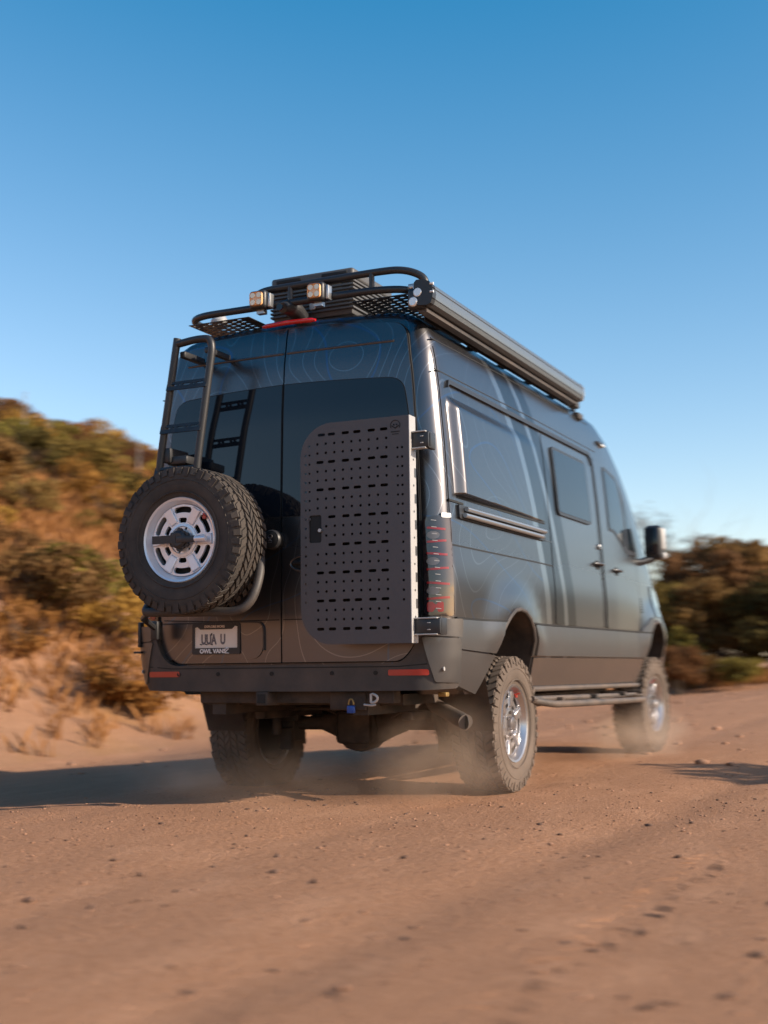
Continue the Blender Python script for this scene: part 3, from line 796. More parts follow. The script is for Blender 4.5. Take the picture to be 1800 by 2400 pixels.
# central round lock
bm = bm_new(); add_lathe(bm, [(1e-4,-.052),(.034,-.052),(.052,-.045),(.057,-.03),(.057,.05)], 'Y', 32, c=(-.043, .075, 1.486)); kb = obj('round_lock', bm, M['gap'], van)
bm = bm_new(); add_lathe(bm, [(.050,-.047),(.056,-.040),(.0575,-.03)], 'Y', 32, c=(-.043, .0745, 1.486)); obj('lock_ring', bm, M['black'], kb)
bm = bm_new(); cx, cz, yy = -.043, 1.490, .0215
add_tube(bm, [(cx+.014*math.cos(a), yy, cz+.012+.012*math.sin(a)) for a in np.linspace(0, 2*math.pi, 17)[:-1]], .0016, 5, closed=True)
add_tube(bm, [(cx-.012,yy,cz+.010),(cx,yy,cz+.004),(cx+.012,yy,cz+.010)], .0022, 5); add_tube(bm, [(cx-.010,yy,cz-.014),(cx,yy,cz-.004),(cx+.010,yy,cz-.014)], .002, 5)
add_box(bm, (cx, yy, cz-.022), (.026, .002, .004)); obj('lock_emblem', bm, M['lamp'], kb)

# ladder -----------------------------------------------------------------------
bm = bm_new(); yl = -.12
add_tube(bm, fillet([(-.735,yl+.02,1.62),(-.712,yl,1.90),(-.589,yl,2.690)], .2), .0225, 12); ld = obj('ladder', bm, M['black'], van)
bm = bm_new(); add_tube(bm, fillet([(-.475,yl+.02,1.62),(-.447,yl,1.915),(-.338,yl,2.66),(-.44,yl,2.672),(-.588,yl,2.655)], .10, 8), .0225, 12); obj('ladder_rail', bm, M['black'], ld)
for xa, xb, z in ((-.648,-.372,2.402),(-.690,-.410,2.149),(-.728,-.45,1.90)):
    w = xb-xa; H = [slot(w*k-w/2, .004, .048, .013) for k in (.16,.5,.84)]+[circ(w*k-w/2, .004, .006) for k in (.33,.67)]
    plate('rung', rrect(-w/2, -.028, w/2, .028, .004), H, .006, rear_mat((xa+xb)/2, yl-.018, z, -18), M['black'], ld)
bm = bm_new(); add_box(bm, (-.66, -.02, 2.0), (.05, .20, .09), bev=.01); add_box(bm, (-.60, -.02, 1.97), (.14, .16, .05), bev=.01); obj('ladder_bracket', bm, M['black'], ld)
for c, q in (((-.575, .02, 2.60), (.04, .22, .04)), ((-.385, .0, 2.60), (.035, .24, .035))):
    bm = bm_new(); add_box(bm, c, q, bev=.008); obj('ladder_bracket', bm, M['black'], ld)

# wheels -----------------------------------------------------------------------
TR, TW, RR = .410, .285, .2315
def tyre_mesh(mat):
    bm = bm_new(); h = TW/2
    prof = [(RR-.006,-h*.80),(RR+.012,-h*.86),(RR+.05,-h*.97),(.315,-h*1.0),(.355,-h*.985),(.382,-h*.93),(.393,-h*.80),(.397,-h*.4),(.398,0),(.397,h*.4),(.393,h*.80),(.382,h*.93),(.355,h*.985),(.315,h*1.0),(RR+.05,h*.97),(RR+.012,h*.86),(RR-.006,h*.80)]
    add_lathe(bm, prof, 'X', 96)
    for sg in (1, -1):   # sidewall ribs
        add_lathe(bm, [(.262,sg*(h*.985)),(.266,sg*(h*.985+.004)),(.270,sg*(h*.988))], 'X', 72)
        add_lathe(bm, [(.330,sg*(h*.99)),(.333,sg*(h*.99+.004)),(.336,sg*(h*.988))], 'X', 72)
    N = 50
    def block(ang, x0, x1, da, r0, r1, skew):
        vs = []
        for r, tp in ((r0, 0), (r1, .12)):
            for (x, a) in ((x0, -da), (x1, -da), (x1, da), (x0, da)):
                xx = x + ((x0+x1)/2-x)*tp; aa = ang + a*(1-tp) + skew*(x-(x0+x1)/2)
                vs.append(bm.verts.new((xx, r*math.sin(aa), r*math.cos(aa))))
        for q in ((4,5,6,7),(0,1,5,4),(1,2,6,5),(2,3,7,6),(3,0,4,7)): bm.faces.new([vs[i] for i in q])
    dA = 2*math.pi/N
    for k in range(N):
        a = k*dA
        block(a, -.018, .018, dA*.40, .392, .411, 3.2)
        block(a+dA*.5, .026, .066, dA*.38, .392, .411, -2.4)
        block(a+dA*.5, -.066, -.026, dA*.38, .392, .411, -2.4)
        for sg in (1, -1):
            ln = .135 if k % 2 else .128
            x0, x1 = sorted((sg*.076, sg*ln)); block(a+dA*.1*sg, x0, x1, dA*.37, .378, .409, 1.2*sg)
            # shoulder lug running down the sidewall
            aa = a+dA*.1*sg; low = .352 if k % 2 else .366
            vs = []
            for (r, x) in ((.404, ln-.002), (low, h*.985+.001), (low, h*.985+.005), (.402, ln+.005)):
                for d in (-dA*.33, dA*.33): vs.append(bm.verts.new((sg*x, r*math.sin(aa+d), r*math.cos(aa+d))))
            for q in ((0,1,7,6),(6,7,5,4),(4,5,3,2),(0,6,4,2),(1,3,5,7)): bm.faces.new([vs[i] for i in q])
    bmesh.ops.recalc_face_normals(bm, faces=bm.faces[:])
    me = bpy.data.meshes.new('tyre'); bm.to_mesh(me); bm.free(); return finish(me, mat, True, 25)
def arc_slot(r0, r1, a0, a1, n=8, cr=.25):
    P = []; 
    da = (a1-a0)*cr*.35; dr = (r1-r0)*.28
    P += [(r1, a0+da+(a1-a0-2*da)*k/n) for k in range(n+1)] + [(r1-dr, a1)] + [(r0+dr, a1)] + [(r0, a1-da-(a1-a0-2*da)*k/n) for k in range(n+1)] + [(r0+dr, a0), (r1-dr, a0)]
    return [(r*math.cos(a), r*math.sin(a)) for r, a in P]
MX = Matrix(((0,0,1,0),(1,0,0,0),(0,1,0,0),(0,0,0,1)))   # plate plane (x,y) -> wheel (y,z), normal +x
def rim_mesh():
    h = TW/2; bm = bm_new()
    add_lathe(bm, [(RR-.004,-h*.78),(RR+.004,-h*.84),(RR-.012,-h*.80),(.205,-h*.70),(.200,-.02),(.196,.052),(.204,h*.62),(.212,h*.74),(.222,h*.87),(RR+.002,h*.90),(RR+.006,h*.84),(RR-.004,h*.76)], 'X', 72)
    H = []
    for k in range(6):
        a = k*math.pi/3+math.pi/6
        H.append(arc_slot(.154, .189, a-R(19), a+R(19), 8)); H.append(arc_slot(.097, .127, a-R(13.5), a+R(13.5), 6))
    for k in range(6): H.append(circ(.066*math.cos(k*math.pi/3+.2), .066*math.sin(k*math.pi/3+.2), .0095, 10))
    me = plate_mesh([(.199*math.cos(a), .199*math.sin(a)) for a in np.linspace(0, 2*math.pi, 73)[:-1]], H, .012, Matrix.Translation((.082,0,0)) @ MX, .0015)
    b2 = bmesh.new(); b2.from_mesh(me); merge(bm, b2); bpy.data.meshes.remove(me)
    for k in range(6):   # raised spoke pads
        a = k*math.pi/3; rot = Matrix.Rotation(a, 3, 'X')
        b = bmesh.new()
        vs = [b.verts.new(p) for p in ((.086,.098,-.024),(.086,.098,.024),(.086,.197,.032),(.086,.197,-.032),(.098,.104,-.020),(.098,.104,.020),(.103,.192,.027),(.103,.192,-.027))]
        for q in ((4,5,6,7),(0,1,5,4),(1,2,6,5),(2,3,7,6),(3,0,4,7)): b.faces.new([vs[i] for i in q])
        bmesh.ops.bevel(b, geom=b.edges[:], offset=.002, segments=1, affect='EDGES')
        bmesh.ops.rotate(b, cent=(0,0,0), matrix=rot, verts=b.verts); merge(bm, b)
    add_lathe(bm, [(.094,.086),(.092,.096),(.078,.098),(.074,.090)], 'X', 48)
    bmesh.ops.recalc_face_normals(bm, faces=bm.faces[:])
    me = bpy.data.meshes.new('rim'); bm.to_mesh(me); bm.free(); return finish(me, M['chrome'], True, 30)
def dark_disc_mesh():  # black disc added behind every rim, spare included, so the slots look dark
    bm = bm_new(); add_lathe(bm, [(1e-4,.045),(.19,.045),(.197,.03),(.197,-.10),(1e-4,-.10)], 'X', 40)
    bmesh.ops.recalc_face_normals(bm, faces=bm.faces[:])
    me = bpy.data.meshes.new('slot_dark_disc'); bm.to_mesh(me); bm.free(); return finish(me, M['gap'])
def hub_mesh():
    bm = bm_new(); add_lathe(bm, [(1e-4,.118),(.030,.118),(.040,.112),(.044,.085)], 'X', 28)
    for k in range(6): a = k*math.pi/3+.2; add_cyl(bm, (.094, .066*math.cos(a), .066*math.sin(a)), .010, .022, 'X', 6)
    bmesh.ops.recalc_face_normals(bm, faces=bm.faces[:])
    me = bpy.data.meshes.new('hub_cap'); bm.to_mesh(me); bm.free(); return finish(me, M['lamp'])
def valve_mesh():
    bm = bm_new(); add_tube(bm, [(.09,.15,.128),(.125,.158,.134)], .006, 6); add_cyl(bm, (.101,.150,.120), .012, .01, 'X', 8)
    bmesh.ops.recalc_face_normals(bm, faces=bm.faces[:])
    me = bpy.data.meshes.new('valve'); bm.to_mesh(me); bm.free(); return finish(me, M['darkred'])
TM, TM2, RM, DM, HM, VM = tyre_mesh(M['rubber']), None, rim_mesh(), dark_disc_mesh(), hub_mesh(), valve_mesh()
RM2 = RM.copy(); RM2.name = 'rim'; RM2.materials.clear(); RM2.materials.append(M['roadrim'])
TM2 = TM.copy(); TM2.name = 'tyre'; TM2.materials.clear(); TM2.materials.append(M['rubber_road'])
def wheel(name, loc, rotz, spin, tm, lab=None):
    w = bpy.data.objects.new(name, None); link(w, van, label=lab); w.location = loc
    w.rotation_mode = 'XYZ'; w.rotation_euler = (Matrix.Rotation(rotz, 3, 'Z') @ Matrix.Rotation(spin, 3, 'X')).to_euler()
    for nm, me in (('tyre', tm), ('rim', RM if tm is TM else RM2), ('slot_dark_disc', DM), ('hub_cap', HM), ('valve', VM)):
        if me is HM and name == 'spare_wheel': continue
        link(bpy.data.objects.new(nm, me), w)
    return w
CX = .985-TW/2
wheel('wheel', (CX, 1.25, .405), 0, .35, TM2, 'sandy rear wheel on the near side'); wheel('wheel', (CX+.005, 4.915, .405), R(-3), 1.0, TM2, 'front wheel on the near side')
wheel('wheel', (-CX, 1.25, .355), math.pi, .2, TM2, 'far rear wheel in the shade under the bumper'); wheel('wheel', (-CX, 4.915, .375), math.pi, .5, TM2, 'front wheel on the far side')
spc = (-.384, -.26, 1.468)
sp = wheel('spare_wheel', spc, R(-90), R(0), TM, 'upright spare wheel with a silver six-spoke rim')
bm = bm_new(); yk = -.385
add_lathe(bm, [(1e-4,-.020),(.036,-.020),(.050,-.010),(.054,.02)], 'Y', 28, c=(-.384, yk, 1.468))
for k in range(6): a = k*math.pi/3+.5; add_cyl(bm, (-.384+.05*math.cos(a), yk+.008, 1.468+.05*math.sin(a)), .016, .02, 'Y', 10)
add_box(bm, (-.470, yk-.016, 1.470), (.155, .012, .044)); add_box(bm, (-.330, yk-.016, 1.466), (.12, .012, .036), bev=.004)
obj('wheel_lock_bar', bm, M['black'], van)
bm = bm_new(); add_tube(bm, [(-.27,yk-.012,1.466),(-.20,yk-.012,1.466)], .016, 12); obj('bar_end', bm, M['chrome'], van)
# tubular spare carrier
bm = bm_new(); add_tube(bm, fillet([(-.70,-.12,1.20),(-.71,-.25,1.085),(-.66,-.26,1.078),(-.02,-.255,1.066),(.030,-.19,1.28),(-.07,-.06,1.48)], .12, 7), .0255, 14); obj('spare_carrier', bm, M['blackdusty'], van)
bm = bm_new(); add_box(bm, (-.384, -.03, 1.468), (.22, .22, .26), bev=.02); add_box(bm, (-.384, .03, 1.468), (.46, .06, .12), bev=.01); obj('carrier_mount', bm, M['black'], van)
bm = bm_new()
add_tube(bm, [(-.80,-.02,1.0),(-.78,-.16,1.05),(-.68,-.25,1.075)], .018, 8); add_box(bm, (-.80, .0, .985), (.05, .06, .11), bev=.008); obj('carrier_strut', bm, M['black'], van)

# roof rack, lights, unit and awning ---------------------------------------------
bm = bm_new()
add_tube(bm, fillet([(-.60,1.1,2.89),(-.70,.55,2.885),(-.715,.22,2.885),(-.60,.13,2.888),(.60,.12,2.884),(.80,.16,2.872),(.83,.40,2.865)], .12, 6), .0215, 12)
add_tube(bm, fillet([(-.205,.13,2.888),(-.205,.13,2.985),(.60,.13,2.992),(.76,.13,2.985),(.885,.14,2.93),(.895,.15,2.86)], .13, 7), .0215, 12)
for x, z1 in ((.035, 2.985), (.567, 2.990)): add_tube(bm, [(x,.125,2.885),(x,.125,z1)], .016, 10)
add_tube(bm, [(.86,.16,2.86),(.86,3.3,2.86)], .018, 8); add_tube(bm, [(-.66,.5,2.88),(-.66,3.3,2.86)], .018, 8)
rack = obj('roof_rack', bm, M['black'], van)
def slotted(x0, x1, y0, y1, z, name):
    H = []; nx = int((x1-x0-.03)/.052); ny = int((y1-y0-.03)/.050)
    for i in range(nx):
        for j in range(ny):
            cx = x0+.035+i*.052; cy = y0+.03+j*.05+(.025 if i % 2 else 0)
            if cy < y1-.02 and cx < x1-.02: H.append(slot(cx, cy, .034, .024, 2))
    return plate(name, [(x0,y0),(x1,y0),(x1,y1),(x0,y1)], H, .004, Matrix.Translation((0,0,z)), M['black'], rack)
slotted(.43, .86, .14, 1.30, 2.842, 'rack_floor'); slotted(-.70, -.27, .16, 1.20, 2.850, 'rack_floor')
def skirt():
    H = []
    y0, y1 = .22, 3.10
    for j in range(int((y1-y0)/.055)):
        if (j % 11) in (0, 1): continue
        for i in range(4): H.append(slot(y0+.03+j*.055+(.027 if i % 2 else 0), .030+i*.030, 0.022, .008, 2))
    mt = Matrix(((0,-.05,1,.850),(1,0,0,0),(0,1,.05,2.700),(0,0,0,1)))
    return plate('rack_side_plate', [(y0,0),(y1+.05,0),(y1+.05,.17),(y0,.17)], H, .004, mt, M['black'], rack)
skirt()
for y in np.arange(.5, 3.3, .55):
    bm = bm_new(); add_tube(bm, [(-.84,y,2.86),(.86,y,2.86)], .015, 8); add_box(bm, (.80, y, 2.79), (.03, .05, .15), bev=.004); add_box(bm, (-.84, y, 2.78), (.03, .05, .17), bev=.004); obj('rack_crossbar', bm, M['black'], rack)
bm = bm_new(); add_box(bm, (.845, .17, 2.865), (.07, .05, .05), bev=.008); add_box(bm, (.80, .18, 2.89), (.05, .04, .03), bev=.006); obj('rack_clamp', bm, M['alu'], rack)
def pod_light(x, y, z, s, name):
    bm = bm_new(); add_box(bm, (x, y+.035, z), (s, .07, s), bev=.018, seg=3); o = obj(name, bm, M['black'], van)
    bm = bm_new(); add_box(bm, (x, y-.004, z), (s*.74, .012, s*.74), bev=.016 if s > .08 else .008, seg=3); obj('light_lens', bm, M['amber'], o)
    for i in (-1, 1):
        for j in (-1, 1): bm = bm_new(); add_cyl(bm, (x+i*s*.19, y-.011, z+j*s*.19), s*.15, .006, 'Y', 16, bev=.001); obj('led', bm, M['ambled'], o)
    bm = bm_new(); add_box(bm, (x+s*.60, y+.05, z-.005), (.02, .05, s*.75), bev=.004); add_box(bm, (x, y+.06, z-s*.58), (.05, .04, .025)); obj('light_bracket', bm, M['alu'], o)
pod_light(-.138, .030, 2.907, .110, 'work_light'); pod_light(.247, .030, 2.902, .110, 'work_light')
bm = bm_new(); add_box(bm, (.872, .085, 2.778), (.10, .09, .12), bev=.02, seg=3); wl_ = obj('side_work_light', bm, M['black'], van)
for c in ((.890, .036, 2.806), (.862, .034, 2.756)): bm = bm_new(); add_cyl(bm, c, .027, .02, 'Y', 18, bev=.006); obj('light_lens', bm, M['white'], wl_)
bm = bm_new(); add_lathe(bm, [(1e-4,.035),(.04,.03),(.055,.0),(.05,-.04),(1e-4,-.04)], 'Z', 24, c=(-.645,.42,2.935)); obj('roof_lamp', bm, M['flange'], van)
# louvred roof unit
bm = bm_new(); X0, X1, Y0, Y1 = -.205, .362, .30, .86
add_box(bm, ((X0+X1)/2, (Y0+Y1)/2, 2.95), (X1-X0-.03, Y1-Y0-.03, .24), bev=.01)
unit = obj('roof_unit', bm, M['box'], van)
bm = bm_new(); add_box(bm, ((X0+X1)/2, (Y0+Y1)/2, 3.078), (X1-X0-.006, Y1-Y0-.006, .066), bev=.018, seg=3); lid = obj('unit_lid', bm, M['box'], unit)
for x0, x1 in ((-.16, .01), (.15, .32)):
    bm = bm_new(); add_box(bm, ((x0+x1)/2, Y0+.001, 3.082), (x1-x0, .006, .020), bev=.002); obj('lid_slot', bm, M['gap'], unit)
for k in range(8):
    z = 2.868+k*.0235
    bm = bm_new(); add_box(bm, ((X0+X1)/2, (Y0+Y1)/2, z), (X1-X0, Y1-Y0, .0125), bev=.003); obj('louvre', bm, M['box'], unit)
bm = bm_new(); add_box(bm, (.093, Y0-.012, 2.912), (.035, .012, .07), bev=.004); obj('unit_badge', bm, M['flange'], unit)
bm = bm_new(); add_box(bm, (.52, 1.15, 2.95), (.10, .14, .12), bev=.012); obj('rack_box', bm, M['flange'], van)
# awning case: rounded extrusion with grooves and a black end cap
def awning():
    pr = [(.868,2.748),(.872,2.86),(.885,2.874),(.925,2.872),(.958,2.858),(.974,2.835),(.976,2.826),(.970,2.822),(.976,2.818),(.980,2.79),(.976,2.768),(.969,2.764),(.974,2.760),(.966,2.740),(.945,2.732),(.90,2.735)]
    bm = bm_new(); A = [bm.verts.new((p[0], .075, p[1])) for p in pr]; B = [bm.verts.new((p[0], 2.92, p[1])) for p in pr]; n = len(pr)
    for i in range(n): bm.faces.new((A[i], A[(i+1) % n], B[(i+1) % n], B[i]))
    bm.faces.new(A); bm.faces.new(B[::-1]); a = obj('awning', bm, M['awning'], van, ang=40)
    cx, cz = .923, 2.80
    for y0, y1, m in ((.03,.076,'black'),(2.918,2.96,'alu')):
        bm = bm_new(); k = 1.05
        A = [bm.verts.new((cx+(p[0]-cx)*k, y0, cz+(p[1]-cz)*k)) for p in pr]; B = [bm.verts.new((cx+(p[0]-cx)*k, y1, cz+(p[1]-cz)*k)) for p in pr]
        for i in range(n): bm.faces.new((A[i], A[(i+1) % n], B[(i+1) % n], B[i]))
        bm.faces.new(A); bm.faces.new(B[::-1]); obj('awning_end_cap', bm, M[m], a, ang=40)
    for z in (2.845, 2.80): bm = bm_new(); add_cyl(bm, (.975, .035, z), .008, .02, 'X', 10); obj('cap_screw', bm, M['white'], a)
    bm = bm_new(); add_box(bm, (.90, 1.5, 2.715), (.05, 2.85, .022)); add_box(bm, (.87, 3.03, 2.73), (.07, .10, .06), bev=.012); add_box(bm, (.86, 3.16, 2.66), (.06, .12, .05), bev=.012); obj('awning_rail', bm, M['blackdusty'], a)
awning()

# running board ------------------------------------------------------------------
bm = bm_new()
add_tube(bm, [(.955,1.50,.606),(.955,4.36,.582)], .018, 10); add_tube(bm, fillet([(.96,1.50,.545),(1.045,1.78,.505),(1.06,2.6,.490),(1.055,4.18,.468),(.96,4.40,.49)], .10, 5), .023, 12)
add_tube(bm, [(.99,1.52,.545),(.995,4.32,.505)], .019, 10)
rb = obj('running_board', bm, M['steel'], van)
for y in (2.0, 2.8, 3.6, 4.15):
    bm = bm_new(); add_box(bm, (.90, y, .53), (.30, .05, .03), bev=.004); obj('step_bracket', bm, M['under'], rb)
me = plate('step_tread', [(1.0,1.85),(1.05,1.85),(1.05,4.1),(1.0,4.1)], [slot(1.025, 1.93+k*.07, .03, .03, 3) for k in range(30)], .006, Matrix.Translation((0,0,.512)), M['under'], rb)

# underbody ------------------------------------------------------------------
bm = bm_new()
for sg in (1, -1):
    add_box(bm, (sg*.46, 2.6, .56), (.09, 4.9, .13)); 
    add_box(bm, (sg*.50, 1.25, .47), (.075, 1.15, .05), bev=.01)
    add_tube(bm, [(sg*.58,1.02,.34),(sg*.52,.92,.66)], .03, 10)
add_box(bm, (0, 1.9, .57), (1.0, .10, .10)); add_box(bm, (0, .55, .575), (1.3, .5, .06)); add_box(bm, (.1, 3.1, .50), (.75, 1.7, .12), bev=.02); add_box(bm, (-.6, 2.6, .50), (.45, .9, .2), bev=.03); add_box(bm, (.68, 2.9, .53), (.35, 1.8, .08), bev=.02)
obj('chassis_frame', bm, M['under'], van)
bm = bm_new(); add_tube(bm, [(-.72,1.25,.395),(.72,1.25,.405)], .045, 14)
add_lathe(bm, [(1e-4,-.16),(.09,-.165),(.145,-.12),(.155,-.04),(.15,.06),(.10,.16),(.06,.28)], 'Y', 12, c=(-.06,1.25,.372))
add_box(bm, (-.06, 1.10, .375), (.24, .03, .20), bev=.03)
for sg in (1, -1): add_tube(bm, [(-.06+sg*.1,1.25,.385),(-.06+sg*.22,1.25,.395),(-.06+sg*.30,1.25,.40)], [.12,.075,.05], 12); add_box(bm, (sg*.58, 1.25, .36), (.10, .16, .16), bev=.02)
obj('rear_axle', bm, M['under'], van)
for pts, r in (([(-.50,1.02,.44),(-.46,.98,.50),(.40,.98,.50),(.46,1.02,.44)], .012), ([(.18,1.16,.44),(.30,1.10,.50),(.46,1.15,.52)], .008), ([(-.20,1.14,.46),(-.34,1.08,.52),(-.46,1.0,.50)], .007), ([(.58,1.12,.36),(.60,1.02,.30),(.56,.98,.42)], .014)):
    bm = bm_new(); add_tube(bm, fillet(pts, .06, 4), r, 8); obj('brake_line', bm, M['under'], van)
for sg in (1, -1):
    bm = bm_new(); add_box(bm, (sg*.56, 1.12, .30), (.09, .05, .14), bev=.012); add_box(bm, (sg*.52, 1.10, .44), (.14, .06, .05), bev=.01); obj('shock_mount', bm, M['under'], van)
bm = bm_new(); add_box(bm, (.05, .17, .598), (1.25, .09, .075), bev=.006); add_box(bm, (-.098, .10, .588), (.075, .16, .075), bev=.005); add_box(bm, (.40, .12, .575), (.22, .03, .10), bev=.008); hb = obj('tow_hitch', bm, M['under'], van)
bm = bm_new(); add_box(bm, (-.098, .018, .588), (.05, .004, .05)); obj('hitch_hole', bm, M['gap'], hb)
bm = bm_new(); add_tube(bm, fillet([(.42,1.55,.54),(.50,1.05,.535),(.60,.85,.53),(.945,.49,.447)], .15, 6), .041, 16, caps=False); add_tube(bm, [(.62,.83,.525),(.945,.49,.447)], .043, 18, caps=True); add_tube(bm, [(.40,2.3,.5),(.41,1.5,.53)], .09, 14); obj('exhaust_pipe', bm, M['steel'], van)
bm = bm_new(); add_cyl(bm, (.9457, .488, .4468), .039, .004, 'Y', 16)
bmesh.ops.rotate(bm, cent=(.9457,.488,.4468), matrix=Matrix.Rotation(R(-42), 3, 'Z'), verts=bm.verts); obj('pipe_mouth', bm, M['gap'], van)
for sg in (1, -1):
    bm = bm_new(); w0_, w1_ = (.70, .985)
    G = [[bm.verts.new((sg*(w0_+(w1_-w0_)*i/4), .66+.06*j/6+(.10 if j < 1 else .12)*(j/6), .80-.42*j/6-(0 if sg > 0 else .02))) for j in range(7)] for i in range(5)]
    for i in range(4):
        for j in range(6): bm.faces.new((G[i][j], G[i+1][j], G[i+1][j+1], G[i][j+1]))
    bmesh.ops.solidify(bm, geom=bm.faces[:], thickness=.018); obj('mud_flap', bm, M['steel'], van)
bm = bm_new(); add_box(bm, (.895, .30, .605), (.05, .05, .025), bev=.006); obj('brass_fitting', bm, M['brass'], van)
for sg in (1, -1):
    bm = bm_new()
    add_tube(bm, [(sg*.45+.055*math.cos(t), 1.38+.055*math.sin(t), .42+.17*t/(10*math.pi)) for t in np.linspace(0, 10*math.pi, 90)], .009, 6); obj('coil_spring', bm, M['under'], van)

# small things hanging from the hitch
pl = bpy.data.objects.new('padlock', None); link(pl, None, 'small blue padlock hanging under the rear bumper by a silver shackle', 'padlock'); pl.location = (.446, .06, .53)
bm = bm_new(); add_box(bm, (0, 0, 0), (.046, .022, .042), bev=.006); obj('lock_body', bm, M['blue'], pl)
bm = bm_new(); add_tube(bm, [(.015*math.cos(a), 0, .030+.026*math.sin(a)) for a in np.linspace(R(-10), R(190), 14)], .005, 8); obj('shackle', bm, M['brass'], pl)
sh = bpy.data.objects.new('tow_shackle', None); link(sh, None, 'pale bow shackle beside the blue padlock on the tow hitch', 'shackle'); sh.location = (.585, .06, .59)
bm = bm_new(); add_tube(bm, [(-.018,0,-.022),(-.018,0,.022)]+[(-.018+.040*math.sin(a), 0, .024*math.cos(a)) for a in np.linspace(0, math.pi, 12)][1:-1]+[(-.018,0,-.022)], .0075, 8); obj('bow', bm, M['flange'], sh)
bm = bm_new(); add_tube(bm, [(-.06,0,-.034),(-.01,0,-.038),(.01,0,-.034)], .006, 8); obj('pin', bm, M['flange'], sh)

# ------------------------------------------------------------------ vegetation
def leaf_mat(name, a, b, tr=.0):
    t = NT(name); inf = t.add('ShaderNodeObjectInfo'); co = t.coord()
    geo = t.add('ShaderNodeNewGeometry')
    f = t.math('FRACT', t.math('ADD', t.noise(co, 2.2, 4), t.math('MULTIPLY', geo.outputs['Random Per Island'], .5)))
    c = t.mix(f, a, b)
    h = t.add('ShaderNodeHueSaturation'); t.lk(c, h.inputs['Color'])
    t.lk(t.math('ADD', .475, t.math('MULTIPLY', inf.outputs['Random'], .05)), h.inputs['Hue'])
    t.lk(t.math('ADD', .75, t.math('MULTIPLY', inf.outputs['Random'], .5)), h.inputs['Value'])
    d = t.add('ShaderNodeBsdfDiffuse'); t.lk(h.outputs[0], d.inputs[0]); tl = t.add('ShaderNodeBsdfTranslucent'); t.lk(h.outputs[0], tl.inputs[0])
    mx = t.add('ShaderNodeMixShader'); mx.inputs[0].default_value = .3; t.lk(d.outputs[0], mx.inputs[1]); t.lk(tl.outputs[0], mx.inputs[2]); t.lk(mx.outputs[0], t.out.inputs['Surface']); return t.m
LM = {'olive': leaf_mat('olive_leaves', (.12,.090,.026), (.25,.17,.050)), 'gold': leaf_mat('golden_brush', (.25,.135,.028), (.42,.25,.06)), 'brown': leaf_mat('brown_brush', (.12,.060,.024), (.24,.13,.055)),
      'dark': leaf_mat('dark_green_leaves', (.050,.040,.016), (.11,.080,.030)), 'green': leaf_mat('fresh_green_leaves', (.13,.105,.028), (.25,.19,.05)), 'rust': leaf_mat('rusty_leaves', (.095,.042,.020), (.20,.10,.05)), 'pale': leaf_mat('pale_grey_twigs', (.12,.12,.115), (.22,.21,.20)), 'grass': leaf_mat('dry_grass_blades', (.26,.125,.036), (.44,.24,.085))}
M['bark'] = plain('grey_brown_bark', (.10, .07, .05), .9, var=.4, scale=20)
M['palebark'] = plain('pale_weathered_bark', (.27, .25, .23), .9, var=.25, scale=15)
M['cactus'] = plain('grey_green_cactus_skin', (.10, .12, .10), .8, var=.2, scale=20)
def leaves_mesh(name, n, rx, rz, z0, size, mat, clumps=14, seed=0, elong=2.0, hollow=.35):
    g = np.random.default_rng(seed)
    cc = g.normal(size=(clumps, 3)); cc /= np.linalg.norm(cc, axis=1)[:, None]; cc *= (hollow+(1-hollow)*g.random(clumps)**.6)[:, None]
    cr = .22+.22*g.random(clumps)
    k = g.integers(0, clumps, n); d = g.normal(size=(n, 3)); d /= np.linalg.norm(d, axis=1)[:, None]
    p = cc[k]+d*(cr[k]*g.random(n)**.45)[:, None]
    p[:, 0] *= rx; p[:, 1] *= rx; p[:, 2] = z0+p[:, 2]*rz
    p[:, 2] = np.maximum(p[:, 2], .03)
    a = g.normal(size=(n, 3)); a[:, 2] = a[:, 2]*.6+.35; a /= np.linalg.norm(a, axis=1)[:, None]
    b = np.cross(a, g.normal(size=(n, 3))); b /= np.linalg.norm(b, axis=1)[:, None]
    s = size*(.6+.8*g.random(n))[:, None]
    V = np.stack([p-a*s*elong*.5, p+b*s*.5, p+a*s*elong*.5, p-b*s*.5], 1).reshape(-1, 3)
    F = np.arange(4*n).reshape(-1, 4)
    me = bpy.data.meshes.new(name); me.from_pydata(V.tolist(), [], F.tolist()); me.materials.append(mat); return me
def stems_mesh(name, h, spread, n, r, mat, seed=0, levels=2):
    g = random.Random(seed); bm = bm_new()
    def br(p, d, ln, rad, lv):
        pts = [p]; q = p.copy(); dd = d.copy()
        for i in range(4):
            dd = (dd+Vector((g.gauss(0,.16), g.gauss(0,.16), g.gauss(.04,.1)))).normalized(); q = q+dd*ln/4; pts.append(q.copy())
        add_tube(bm, pts, [rad*(1-.16*i) for i in range(5)], 5 if lv else 7, caps=False)
        if lv < levels:
            for i in range(3 if lv == 0 else 2):
                t = pts[g.randint(2, 4)]; e = (dd+Vector((g.gauss(0,.6), g.gauss(0,.6), g.gauss(.2,.3)))).normalized(); br(t, e, ln*.6, rad*.5, lv+1)
    for i in range(n):
        a = g.uniform(0, 6.28); br(Vector((.05*math.cos(a), .05*math.sin(a), -.08)), Vector((math.cos(a)*spread*g.random(), math.sin(a)*spread*g.random(), 1)).normalized(), h*g.uniform(.7, 1), r, 0)
    bmesh.ops.recalc_face_normals(bm, faces=bm.faces[:]); me = bpy.data.meshes.new(name); bm.to_mesh(me); bm.free(); me.materials.append(mat); me.shade_smooth(); return me
